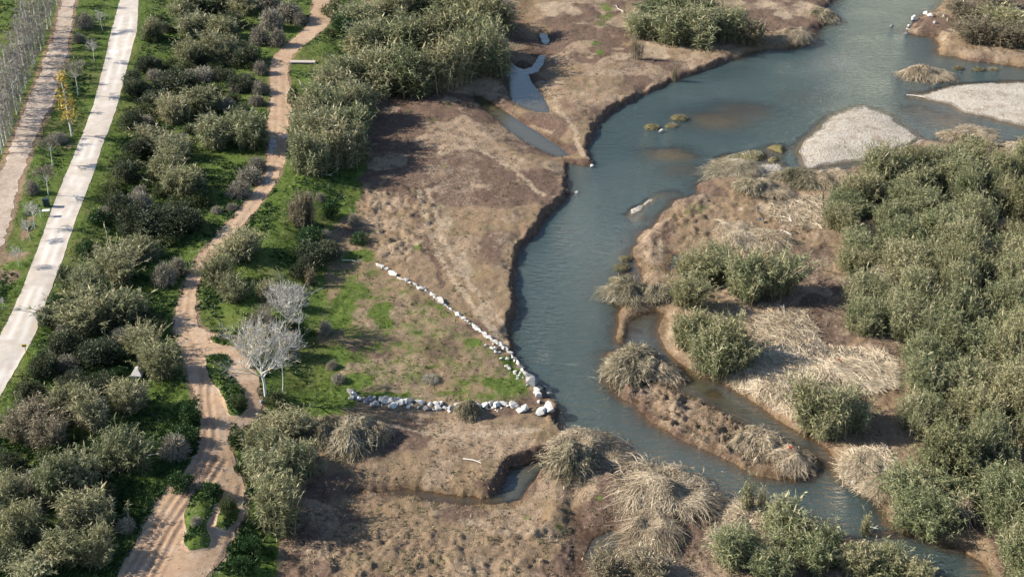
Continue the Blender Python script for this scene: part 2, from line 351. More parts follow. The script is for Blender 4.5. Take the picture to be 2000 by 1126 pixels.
ZZ = np.where(sdW < 0, 0.02 + (np.maximum(land, 0.2) - 0.02) * bf, bed)
bars = []
for pts, hh, lab in BARS:
    s_ = sdpoly(XX, YY, gpoly(pts, 0.05), 5) + n2 * 1.6 + n3 * 0.5 - 0.15
    ZZ = np.where(s_ > (-2 if hh > .2 else -.8), np.maximum(ZZ, -0.4 + 0.43 * ss(s_, -2.6 if hh > .2 else -0.9, 0.3) + hh * blur(ss(s_, -0.2, 1.8), 5) + 0.1 * n2 * ss(s_, 0, 1)), ZZ); bars.append((s_, lab))
mats = []
for pts, hh, lab in MATS:
    s_ = sdpoly(XX, YY, gpoly(pts, 0.1), 4) + n2 * 0.4
    ZZ = np.where(s_ > -0.8, np.maximum(ZZ, -0.3 + (hh + 0.3) * ss(s_, -0.5, 0.9) + 0.25 * n3), ZZ); mats.append((s_, lab))

def ground_z(x, y):
    x = np.atleast_1d(np.asarray(x, float)); y = np.atleast_1d(np.asarray(y, float))
    j = np.clip(np.searchsorted(ROWS, y) - 1, 0, NR - 2); fy = np.clip((y - ROWS[j]) / (ROWS[j + 1] - ROWS[j]), 0, 1)
    u = x / halfw(y); i = np.clip(np.searchsorted(US, u) - 1, 0, NC - 2); fx = np.clip((u - US[i]) / (US[i + 1] - US[i]), 0, 1)
    return (ZZ[j, i] * (1 - fx) + ZZ[j, i + 1] * fx) * (1 - fy) + (ZZ[j + 1, i] * (1 - fx) + ZZ[j + 1, i + 1] * fx) * fy
def field_at(F, x, y):
    j = np.clip(np.searchsorted(ROWS, y) - 1, 0, NR - 2); i = np.clip(np.searchsorted(US, x / halfw(y)) - 1, 0, NC - 2)
    return F[j, i]
def on_ground(px, py):
    """ground point seen at a pixel, on the finished relief"""
    x, y = at(px, py)
    for _ in range(4):
        z = np.maximum(ground_z(x, y), 0.0); x, y = unproj(px, py, z)
    return float(x[0]), float(y[0]), float(np.maximum(ground_z(x, y), 0.0)[0])

# ------------------------------------------------------------------ ground cover masks (what grows or lies where)
def blob(pts, soft, z=None): return ss(sdpoly(XX, YY, gpoly(pts, z), soft * 2 + 2), -soft, soft)
def spots(lst):
    m = np.zeros_like(XX)
    for px, py, rx, ry, v in lst:
        x, y = at(px, py); s = scale_at(x[0], y[0]); el = math.atan2(CAM_H, y[0])
        d = np.hypot((XX - x[0]) / (rx / s), (YY - y[0]) / (ry / s / math.sin(el)))
        m = np.maximum(m, v * ss(d + 1.1 * n2, 1.35, 0.2))
    return m
tri = blob([(640, 450), (700, 490), (750, 516), (830, 568), (900, 622), (960, 670), (1010, 722), (1045, 768), (1020, 786), (700, 786), (600, 800), (600, 500)], 0.8)
grass = np.maximum(ss(up_sd + 3.0 * n1 + 2.0 * n2, -1.5, 1.0), 0.42 * tri)
grass = np.maximum(grass, spots([(950, 500, 0, 0, 0), (745, 615, 32, 26, .95), (700, 500, 60, 25, .85), (680, 570, 50, 40, .62), (650, 700, 60, 70, .8), (640, 780, 60, 40, .9), (990, 700, 28, 22, .8), (955, 745, 22, 14, .8), (860, 600, 18, 10, .8), (1000, 755, 50, 32, .8), (1010, 730, 26, 20, .8), (660, 610, 50, 70, .75), (700, 740, 60, 30, .7), (925, 665, 30, 14, .7), (760, 770, 80, 12, .7), (880, 765, 60, 10, .6),
    (1165, 85, 22, 10, 0.58), (1185, 15, 30, 12, 0.58), (1170, 45, 18, 8, 0.50), (1185, 32, 22, 8, 0.54), (1172, 100, 14, 14, 0.58), (1140, 80, 10, 8, 0.43), (1285, 135, 10, 6, 0.43), (1155, 165, 14, 6, 0.43), (880, 205, 20, 10, 0.43), (845, 235, 12, 8, 0.50), (870, 185, 18, 8, 0.36), (795, 218, 18, 8, 0.43), (720, 215, 25, 12, 0.65), (920, 345, 18, 10, 0.43), (870, 325, 12, 6, 0.50), (810, 375, 18, 8, 0.43), (815, 485, 14, 12, 0.50), (725, 452, 14, 6, 0.50), (1020, 500, 10, 10, 0.36),
    (1030, 430, 22, 16, 0.40), (1065, 315, 22, 14, 0.36), (1365, 410, 35, 14, 0.47), (1340, 385, 25, 6, 0.50), (1420, 412, 18, 8, 0.43), (1030, 1000, 18, 9, 0.47), (1170, 970, 14, 9, 0.58), (1090, 1025, 16, 14, 0.50), (1075, 965, 25, 8, 0.43), (960, 920, 14, 6, 0.43), (740, 1115, 12, 8, 0.43), (765, 1115, 12, 8, 0.43), (990, 1105, 14, 6, 0.43), (1880, 50, 18, 6, 0.43), (1980, 172, 20, 5, 0.43), (935, 745, 12, 8, 0.50), (1040, 850, 12, 8, 0.36), (1620, 560, 10, 6, 0.14), (720, 990, 40, 10, 0.22), (880, 950, 40, 14, 0.22), (690, 930, 30, 8, 0.25)]))
grass = grass * (1 - 0.75 * spots([(20, 500, 50, 22, 1), (5, 540, 40, 30, 1), (48, 455, 16, 16, 1), (60, 425, 14, 8, .8), (130, 285, 18, 20, .7), (165, 80, 14, 14, .6), (450, 660, 30, 10, .8), (470, 690, 40, 14, .8)]))
grass = grass * (0.55 + 0.45 * ss(track_sd, -0.2, -1.6)) * (0.6 + 0.4 * ss(path_sd, -0.1, -0.9))
dirtpath = np.maximum(ss(path_sd, -0.7, 0.3) * ss(-pathisl, -0.2, 0.4), ss(track_sd, -1.2, 0.2))
grass = grass * (1 - 0.8 * dirtpath); grass = np.maximum(grass, 1.1 * ss(pathisl, -0.35, 0.1))
pale = spots([(900, 520, 30, 40, .7), (950, 600, 40, 40, .6), (870, 440, 20, 50, .6), (980, 350, 40, 60, .35), (1090, 15, 60, 18, .9), (1270, 95, 40, 22, .8), (1230, 120, 50, 25, .6), (1290, 108, 25, 6, 1), (1200, 140, 60, 14, .6), (1150, 200, 60, 40, .45), (1100, 230, 40, 40, .4), (960, 400, 50, 70, .35), (1930, 460, 40, 30, .5), (930, 1010, 40, 14, .7), (850, 995, 25, 12, .6), (1400, 5, 100, 8, .8), (1500, 8, 60, 14, .8), (1570, 15, 40, 14, .9), (1530, 28, 30, 10, .8), (1490, 405, 26, 10, 1), (1445, 408, 14, 8, 1), (1590, 392, 20, 9, 1), (1290, 480, 10, 20, .9), (1640, 895, 16, 18, .9), (1655, 915, 14, 12, .8), (1160, 1000, 30, 8, .5), (1870, 62, 20, 8, .9), (1890, 75, 40, 12, .5), (475, 740, 14, 20, .3), (1560, 480, 60, 40, .3)])
red = spots([(760, 215, 110, 30, 1), (740, 260, 90, 45, 1), (730, 320, 80, 50, 1), (850, 260, 60, 40, .5), (1600, 580, 60, 40, .8), (1620, 640, 50, 40, .9), (1560, 500, 60, 50, .6), (1700, 890, 60, 30, .7), (900, 870, 130, 40, .45), (720, 950, 130, 30, .6), (650, 1000, 90, 30, .7), (610, 1060, 60, 30, .7), (1300, 700, 20, 60, .5), (980, 40, 40, 60, 1), (1010, 90, 30, 30, 1), (1520, 650, 40, 30, .5), (1000, 870, 80, 20, .4)])
straw = spots([(760, 400, 70, 25, .8), (750, 440, 70, 25, .8), (770, 490, 60, 22, .95), (820, 450, 25, 40, .6), (790, 280, 60, 25, .35), (620, 1080, 40, 30, .5), (730, 1030, 120, 40, .4), (870, 895, 40, 18, .5), (950, 1050, 90, 50, .4), (1100, 200, 70, 40, .4), (1180, 170, 60, 30, .5), (1930, 105, 90, 16, .6), (1560, 410, 50, 25, .7), (1590, 450, 30, 30, .5), (1300, 450, 60, 30, .3), (1690, 930, 40, 40, .7), (1270, 190, 60, 20, .5), (1620, 330, 80, 14, .5)])
straw = np.maximum(straw, ss(heap, -1.0, 0.5)); straw = np.maximum(straw, 0.5 * ss(sdI, -0.2, 0.8)); red = np.maximum(red, 0.55 * ss(sdI, -0.5, 0.5))
FL = ss(up_sd, 1.0, -2.0)
big = fbm(XX, YY, 13.0, 3, 401); big2 = fbm(XX, YY, 6.0, 3, 402); big3 = fbm(XX, YY, 8.0, 4, 403)
red = np.maximum(red, 0.85 * FL * ss(big, 0.45, 0.58)); straw = np.maximum(straw, 0.62 * FL * ss(big2, 0.56, 0.68)); pale = np.maximum(pale, 0.5 * FL * ss(big3, 0.56, 0.68))
for ln in ([(818, 372), (846, 470), (880, 540), (930, 605), (985, 668)], [(836, 368), (866, 470), (902, 536), (950, 596), (996, 645)], [(1035, 150), (1080, 200), (1120, 250), (1140, 300)], [(860, 300), (930, 290), (1000, 330), (1060, 380)], [(640, 840), (760, 830), (900, 850), (1050, 840)]):
    pale = np.maximum(pale, 0.8 * FL * ss(dline(XX, YY, gpoly(ln), 3) + n3, 0.7, 0.2))
red = np.maximum(red, 0.9 * FL * ss(dline(XX, YY, gpoly([(812, 420), (838, 480), (856, 520), (862, 560)]), 3) + n3, 0.6, 0.2))
wet = ss(ZZ + 0.3 * n3, 0.36, 0.05) * ss(ZZ, -0.12, -0.02) * (1 - 0.8 * np.max(np.stack([ss(b[0], -0.5, 0.5) for b in bars]), 0))
wet = np.maximum(wet, 0.7 * np.exp(-(mud_in / 2.2) ** 2)); wet = np.maximum(wet, 0.5 * np.exp(-(gully / 1.1) ** 2))
gravel = np.max(np.stack([ss(b[0], -2.5, -0.2) for b in bars]), 0)
gravel = np.maximum(gravel, ss(ZZ, -0.15, -0.4) * 0.0 + spots([(1310, 300, 60, 30, .9), (1400, 235, 110, 40, .8), (1850, 235, 90, 25, .9), (1900, 260, 80, 12, .8)]))
under = ss(ZZ, 0.0, -0.1); grass = grass * (1 - under); straw = straw * (1 - under); pale = pale * (1 - under); red = np.maximum(red * (1 - under), 0.35 * under)
cut = ((sdW < 0) & (sdW > -bw * 1.1)).astype(float) * steep
red = np.maximum(red, 1.3 * cut); straw = straw * (1 - cut); pale = pale * (1 - cut); grass = grass * (1 - 0.7 * cut)

# ------------------------------------------------------------------ sheet cutting on the shared grid
VALL = np.stack([XX, YY, ZZ], -1).reshape(-1, 3)
_ids = np.arange(NR * NC).reshape(NR, NC)
QALL = np.stack([_ids[:-1, :-1], _ids[:-1, 1:], _ids[1:, 1:], _ids[1:, :-1]], -1).reshape(-1, 4)
def cut_sheet(name, F, mat, lift=0.0, z=None, attrs=None, box=None):
    """the part of the grid where field F > 0, with its edge cut to the zero line"""
    F = np.where(np.abs(F) < 1e-5, 1e-5, F).ravel()
    q = F[QALL] > 0; cnt = q.sum(1)
    full = QALL[cnt == 4]; part = QALL[(cnt > 0) & (cnt < 4)]
    base = VALL.copy() if z is None else np.concatenate([VALL[:, :2], np.full((len(VALL), 1), z)], 1)
    src_a = []; src_b = []; src_t = []; memo = {}; polys = []
    def vid(a, b, t):
        k = (a, b) if a < b else (b, a)
        if k not in memo:
            memo[k] = len(src_a); src_a.append(a); src_b.append(b); src_t.append(t)
        return memo[k]
    used = np.unique(np.concatenate([full.ravel(), part[F[part] > 0].ravel()])) if len(full) + len(part) else np.array([], int)
    remap = np.full(len(VALL), -1); remap[used] = np.arange(len(used)); nb = len(used)
    for c in part.tolist():
        poly = []
        for k in range(4):
            a = c[k]; b = c[(k + 1) % 4]; fa = F[a]; fb = F[b]
            if fa > 0: poly.append(int(remap[a]))
            if (fa > 0) != (fb > 0): poly.append(nb + vid(a, b, fa / (fa - fb)) if a < b else nb + vid(a, b, fa / (fa - fb)))
        if len(poly) >= 3: polys.append(poly)
    A = np.array(src_a, int); B = np.array(src_b, int); T = np.array(src_t)[:, None] if src_t else np.zeros((0, 1))
    V = np.concatenate([base[used], base[A] * (1 - T) + base[B] * T]) if len(A) else base[used]
    V = V + np.array([0, 0, lift])
    at_ = {}
    for k, a in (attrs or {}).items():
        a = a.reshape(len(VALL), -1); r = np.concatenate([a[used], a[A] * (1 - T) + a[B] * T]) if len(A) else a[used]
        at_[k] = r[:, 0] if r.shape[1] == 1 else r
    me = mk_mesh(name, V, remap[full], None, at_, True, polys)
    return mk_obj(name, me, mat)

# ------------------------------------------------------------------ ground material
g = NT('ground_cover')
aA = g.attr('cover_a'); aB = g.attr('cover_b')
sa = g.n('ShaderNodeSeparateColor'); g.l(aA.outputs['Color'], sa.inputs[0]); sb = g.n('ShaderNodeSeparateColor'); g.l(aB.outputs['Color'], sb.inputs[0])
nz = g.noise(0.55, 6, 0.62); nf = g.noise(3.2, 6, 0.65); nfine = g.noise(9.0, 4, 0.7); nm = g.noise(0.16, 4, 0.6)
def brk(mask, lo=0.38, hi=0.62, k1=0.5, k2=0.35):
    v = g.math('ADD', mask, g.math('MULTIPLY', g.math('SUBTRACT', nz, 0.5), k1 * 2)); v = g.math('ADD', v, g.math('MULTIPLY', g.math('SUBTRACT', nf, 0.5), k2 * 2)); return g.step(v, lo, hi)
soil = g.ramp(nf, [(0.25, (.118, .086, .060)), (0.5, (.205, .152, .104)), (0.72, (.325, .252, .178))])
soil = g.mix(g.step(nm, 0.35, 0.65), soil, g.mix(0.5, soil, (.24, .17, .098)))
olive = g.math('MULTIPLY', g.step(nz, 0.48, 0.68), 0.45)
soil = g.mix(0.25, soil, (.178, .115, .073)); soil = g.mix(olive, soil, (.135, .122, .066))
c = g.mix(brk(sa.outputs[2], 0.3, 0.75), soil, g.ramp(nf, [(0.3, (.078, .052, .040)), (0.7, (.165, .113, .086))]))
c = g.mix(brk(sb.outputs[0], 0.35, 0.7), c, g.ramp(nfine, [(0.3, (.15, .105, .07)), (0.5, (.275, .205, .145)), (0.7, (.41, .33, .245))]))
c = g.mix(g.math('MULTIPLY', brk(sa.outputs[1], 0.35, 0.85), 0.85), c, g.ramp(nf, [(0.3, (.26, .198, .135)), (0.7, (.40, .325, .245))]))
gcol = g.ramp(nf, [(0.28, (.034, .060, .012)), (0.5, (.074, .116, .021)), (0.72, (.130, .165, .042))])
gcol = g.mix(g.math('MULTIPLY', g.step(nm, 0.45, 0.7), 0.5), gcol, (.14, .128, .05))
c = g.mix(brk(sa.outputs[0], 0.34, 0.6, 0.42, 0.3), c, gcol)
c = g.mix(sb.outputs[2], c, g.ramp(nfine, [(0.3, (.22, .20, .17)), (0.7, (.47, .45, .41))]))
c = g.mix(g.math('MULTIPLY', sb.outputs[1], 0.75), c, g.mix(1.0, c, (.42, .37, .31), 'MULTIPLY'))
blot = g.noise(1.1, 7, 0.7); c = g.mix(g.math('MULTIPLY', g.step(blot, 0.5, 0.7), 0.32), c, g.mix(1.0, c, (.5, .46, .44), 'MULTIPLY'))
c = g.mix(g.math('MULTIPLY', g.step(g.noise(2.1, 5, 0.7, g.pos((1, .5, 1), (0, 0, .6))), 0.56, 0.7), 0.35), c, g.mix(0.6, c, (.46, .41, .32)))
hgt = g.math('ADD', g.math('MULTIPLY', nf, 0.6), g.math('MULTIPLY', nfine, 0.5))
M_GROUND = g.done(g.bsdf(c, 0.95, g.bump(hgt, 0.8, 0.24), 0.15))
AT = {'cover_a': np.stack([grass, pale, red], -1).astype(np.float32), 'cover_b': np.stack([straw, wet, gravel], -1).astype(np.float32)}
ground = mk_obj('ground', mk_mesh('ground', VALL, QALL, None, {k: v.reshape(-1, 3) for k, v in AT.items()}, True), M_GROUND)
tag(ground, 'uneven river flats of brown soil, dry grass and green turf', 'ground', kind='structure')

def earth(name, stops, k=3.0, patches=None, bmp=0.6, rut=None, spk=None):
    t = NT(name); a = t.noise(k, 7, 0.66); b = t.noise(0.22, 5, 0.6); f = t.noise(14, 3, 0.7)
    v = t.math('ADD', t.math('MULTIPLY', a, 0.6), t.math('MULTIPLY', b, 0.4))
    c = t.ramp(v, stops)
    if patches: c = t.mix(t.math('MULTIPLY', t.step(t.noise(0.5, 5, 0.6), 0.5, 0.66), patches[1]), c, patches[0])
    if rut: c = t.mix(t.math('MULTIPLY', t.attr('rut').outputs['Fac'], 0.65, clamp=True), c, rut)
    if spk: c = t.mix(t.step(f, 0.66, 0.74), c, spk)
    return t.done(t.bsdf(c, 0.92, t.bump(t.math('ADD', a, t.math('MULTIPLY', f, 0.4)), bmp, 0.08), 0.2))
M_ROAD = earth('pale_road', [(0.3, (.33, .29, .25)), (0.5, (.44, .40, .36)), (0.68, (.54, .51, .475))], 0.8, ((.42, .35, .28), 0.6), 0.25, (.60, .58, .555))
M_TRACK = earth('farm_track', [(0.3, (.24, .185, .145)), (0.5, (.36, .295, .245)), (0.7, (.50, .445, .40))], 1.6, ((.27, .20, .155), 0.7), 0.4)
M_PATH = earth('dirt_path', [(0.3, (.235, .155, .10)), (0.5, (.345, .24, .16)), (0.7, (.45, .34, .245))], 1.8, ((.40, .33, .27), 0.45), 0.5, (.14, .088, .062), (.52, .46, .40))
M_GRAVEL = earth('gravel', [(0.36, (.27, .235, .19)), (0.5, (.39, .35, .295)), (0.64, (.51, .47, .41))], 4.5, ((.23, .175, .12), 0.75), 0.9, None, (.58, .55, .50))
M_MOSS = earth('moss', [(0.3, (.05, .045, .018)), (0.5, (.115, .10, .042)), (0.7, (.19, .165, .08))], 4.0, None, 0.9)

M_PATCH = earth('road_patch', [(0.3, (.62, .60, .58)), (0.7, (.72, .70, .68))], 3.0)
t = NT('puddle'); M_PUDDLE = t.done(t.bsdf(t.ramp(t.noise(2.0, 4), [(.3, (.10, .075, .055)), (.7, (.20, .155, .12))]), t.ramp(t.noise(1.2, 3), [(.4, (.05, .05, .05)), (.6, (.6, .6, .6))]), None, 0.8))
jit = (fbm(XX, YY, 1.0, 3, 91) - 0.5); jit2 = (fbm(XX, YY, 3.0, 3, 92) - 0.5)
wm = np.exp(-((road_sd - 1.15) / .35) ** 2) * ss(fbm(XX, YY, 6.0, 3, 93), .4, .6)
o = cut_sheet('white_road', road_sd + jit * 0.22, M_ROAD, 0.03, None, {'rut': wm}); tag(o, 'straight pale unpaved road crossing the upper left corner', 'road', kind='structure')
o = cut_sheet('farm_track', track_sd + jit * 0.8 + jit2 * 0.6, M_TRACK, 0.03); tag(o, 'brownish farm track beside the row of bare poplars', 'track', kind='structure')
pf = np.minimum(path_sd + jit * 0.7 + jit2 * 0.6, -(pathisl + jit * 0.3))
o = cut_sheet('dirt_path', pf, M_PATH, 0.03, None, {'rut': rutm}); tag(o, 'winding tan dirt path with wheel ruts between the shrubs', 'path', kind='structure')
o = cut_sheet('road_patch', sdpoly(XX, YY, gpoly([(213, 98), (222, 97), (232, 99), (231, 104), (222, 105), (212, 104)]), 3), M_PATCH, 0.04); tag(o, 'small white repair patch on the pale road near its top', 'road patch', kind='structure')
for pp, lab in (([(525, 272), (536, 266), (541, 280), (536, 300), (528, 303), (524, 288)], 'muddy puddle along the path edge beside the bushy clump'), ([(549, 263), (561, 260), (564, 266), (556, 272), (549, 270)], 'small bright puddle on the path beside the big stand'), ([(520, 340), (530, 332), (534, 340), (524, 358), (514, 362)], 'thin wet rut on the path below the puddle')):
    o = cut_sheet('puddle', sdpoly(XX, YY, gpoly(pp), 3) + jit * .4, M_PUDDLE, 0.04); tag(o, lab, 'puddle', kind='structure')
for s_, lab in bars:
    o = cut_sheet('gravel_bar', np.minimum(s_ + 0.1, (ZZ + 0.03) * 20), M_GRAVEL, 0.012); tag(o, lab, 'gravel bar', kind='structure')
for s_, lab in mats:
    o = cut_sheet('moss_mat', np.minimum(s_ + 0.3, (ZZ + 0.02) * 10), M_MOSS, 0.025); tag(o, lab, 'moss', kind='structure')

# ------------------------------------------------------------------ water
t = NT('river_water')
dep = t.attr('depth').outputs['Fac']; cal = t.attr('calm').outputs['Fac']
wv = t.noise(0.9, 4, 0.6, t.pos((0.75, 1.7, 1.0), (0, 0, 0.2)), 0.6); wv2 = t.noise(3.0, 3, 0.6, t.pos((1.0, 1.7, 1.0), (0, 0, -0.2)), 0.3)
hh = t.math('ADD', wv, t.math('MULTIPLY', wv2, 0.28))
gust = t.step(t.noise(0.06, 3, 0.5, t.pos((1, 1.6, 1))), 0.3, 0.7)
bstr = t.math('MULTIPLY', t.math('SUBTRACT', 1.0, t.math('MULTIPLY', cal, 0.92)), t.math('ADD', 0.5, t.math('MULTIPLY', gust, 0.5)))
nrm = t.bump(hh, bstr, 1.25)
lw = t.n('ShaderNodeLayerWeight'); lw.inputs['Blend'].default_value = 0.5; t.l(nrm, lw.inputs['Normal'])
frs = t.math('ADD', 0.085, t.math('MULTIPLY', t.math('POWER', lw.outputs['Facing'], 4.0), 0.85))
tr = t.n('ShaderNodeBsdfTransparent'); tr.inputs[0].default_value = (.68, .60, .42, 1)
df = t.n('ShaderNodeBsdfDiffuse'); t.put(df.inputs[0], t.mix(cal, (.042, .066, .064), (.070, .062, .036)))
body = t.n('ShaderNodeMixShader'); t.l(t.step(dep, 0.0, 1.0), body.inputs[0]); t.l(tr.outputs[0], body.inputs[1]); t.l(df.outputs[0], body.inputs[2])
gl = t.n('ShaderNodeBsdfGlossy'); gl.inputs['Roughness'].default_value = 0.05; gl.inputs[0].default_value = (1, 1, 1, 1); t.l(nrm, gl.inputs['Normal'])
mx = t.n('ShaderNodeMixShader'); t.l(frs, mx.inputs[0]); t.l(body.outputs[0], mx.inputs[1]); t.l(gl.outputs[0], mx.inputs[2])
M_WATER = t.done(mx.outputs[0])
depth = np.clip(-ZZ, 0, 2); opac = np.maximum(1 - np.exp(-depth * 2.1), 0.6 * ss(calm, .9, 1.0))
calm = np.maximum(calm, 0.8 * ss(sdpoly(XX, YY, gpoly([(980, 900), (1075, 890), (1020, 985), (800, 990), (690, 960), (980, 960)], 0.0), 6), -1, 1))
calm = np.maximum(calm, 0.75 * ss(sdpoly(XX, YY, gpoly([(1222, 600), (1300, 600), (1300, 680), (1420, 770), (1560, 860), (1640, 920), (1590, 930), (1500, 850), (1330, 755), (1250, 690), (1218, 680)], 0.0), 6), -0.5, 1))
calm = np.maximum(calm, 0.7 * ss(sdpoly(XX, YY, gpoly([(1220, 505), (1262, 512), (1258, 555), (1205, 560)], 0.0), 6), -0.5, 1))
water = cut_sheet('river', 0.12 - ZZ, M_WATER, 0.0, 0.0, {'depth': opac, 'calm': calm})
tag(water, 'rippled blue green river with still side pools', 'river', kind='structure')
# ------------------------------------------------------------------ plant materials
def leafmat(name, stops, trans=0.16, rough=0.55, vary=0.35):
    t = NT(name); a = t.attr('tint').outputs['Fac']; oi = t.n('ShaderNodeObjectInfo')
    v = t.math('ADD', a, t.math('MULTIPLY', t.math('SUBTRACT', oi.outputs['Random'], 0.5), vary))
    if vary:
        ge = t.n('ShaderNodeNewGeometry'); v = t.math('ADD', v, t.math('MULTIPLY', t.math('SUBTRACT', t.noise(0.42, 3, 0.6, ge.outputs['Position']), 0.5), 0.9))
    c = t.ramp(v, stops)
    p = t.bsdf(c, rough, None, 0.3)
    if trans:
        tl = t.n('ShaderNodeBsdfTranslucent'); t.l(c, tl.inputs[0]); m = t.n('ShaderNodeMixShader'); m.inputs[0].default_value = trans
        t.l(p, m.inputs[1]); t.l(tl.outputs[0], m.inputs[2]); p = m.outputs[0]
    return t.done(p)
L_GREEN = leafmat('reed_leaf_green', [(0.0, (.072, .096, .042)), (0.4, (.168, .198, .094)), (0.75, (.305, .310, .170)), (1.0, (.38, .335, .225))])
L_OLIVE = leafmat('reed_leaf_olive', [(0.0, (.084, .100, .045)), (0.4, (.198, .210, .100)), (0.75, (.34, .322, .178)), (1.0, (.42, .365, .24))])
L_DRY = leafmat('reed_leaf_dry', [(0.0, (.08, .073, .045)), (0.4, (.175, .152, .10)), (0.75, (.30, .25, .17)), (1.0, (.45, .385, .27))])
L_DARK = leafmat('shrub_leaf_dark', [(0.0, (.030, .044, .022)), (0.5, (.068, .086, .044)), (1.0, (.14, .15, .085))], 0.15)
L_SCRUB = leafmat('scrub_leaf', [(0.0, (.035, .055, .018)), (0.5, (.080, .105, .036)), (1.0, (.165, .17, .075))], 0.2)
L_GREY = leafmat('shrub_grey', [(0.0, (.12, .11, .08)), (0.5, (.24, .22, .17)), (1.0, (.40, .375, .30))], 0.1, 0.8)
L_STRAW = leafmat('straw', [(0.0, (.12, .098, .07)), (0.35, (.27, .215, .145)), (0.7, (.47, .39, .28)), (1.0, (.66, .575, .445))], 0.12, 0.6, 0.25)
L_STRAWG = leafmat('straw_greenish', [(0.0, (.06, .062, .034)), (0.4, (.165, .148, .09)), (0.75, (.34, .295, .205)), (1.0, (.58, .51, .39))], 0.15, 0.6, 0.25)
L_YELLOW = leafmat('leaf_yellow', [(0.0, (.30, .20, .03)), (0.5, (.50, .36, .06)), (1.0, (.60, .48, .13))], 0.3)
L_GRASS = leafmat('grass_blade', [(0.0, (.026, .056, .010)), (0.5, (.060, .108, .018)), (1.0, (.12, .16, .042))], 0.25, 0.6, 0.0)
L_WEED = leafmat('weed_leaf', [(0.0, (.014, .040, .012)), (0.5, (.034, .080, .022)), (1.0, (.075, .14, .04))], 0.15, 0.5, 0.0)
L_DRYG = leafmat('dry_grass_blade', [(0.0, (.12, .09, .055)), (0.5, (.27, .21, .14)), (1.0, (.43, .36, .26))], 0.15, 0.8, 0.0)
L_TWIG = leafmat('twig_pale', [(0.0, (.34, .32, .29)), (0.5, (.54, .52, .48)), (1.0, (.70, .68, .64))], 0.0, 0.8, 0.25)
L_BARK = leafmat('bark_pale', [(0.0, (.42, .40, .37)), (0.5, (.62, .60, .56)), (1.0, (.74, .72, .68))], 0.0, 0.85, 0.2)
L_BARKD = leafmat('bark_brown', [(0.0, (.07, .055, .042)), (0.5, (.13, .10, .078)), (1.0, (.21, .17, .135))], 0.0, 0.9, 0.2)
L_TWIGG = leafmat('twig_grey', [(0.0, (.17, .155, .135)), (0.5, (.28, .26, .23)), (1.0, (.42, .395, .36))], 0.0, 0.85, 0.25)
L_TWIGB = leafmat('twig_brownish', [(0.0, (.16, .14, .105)), (0.5, (.29, .26, .205)), (1.0, (.43, .40, .33))], 0.0, 0.85, 0.25)

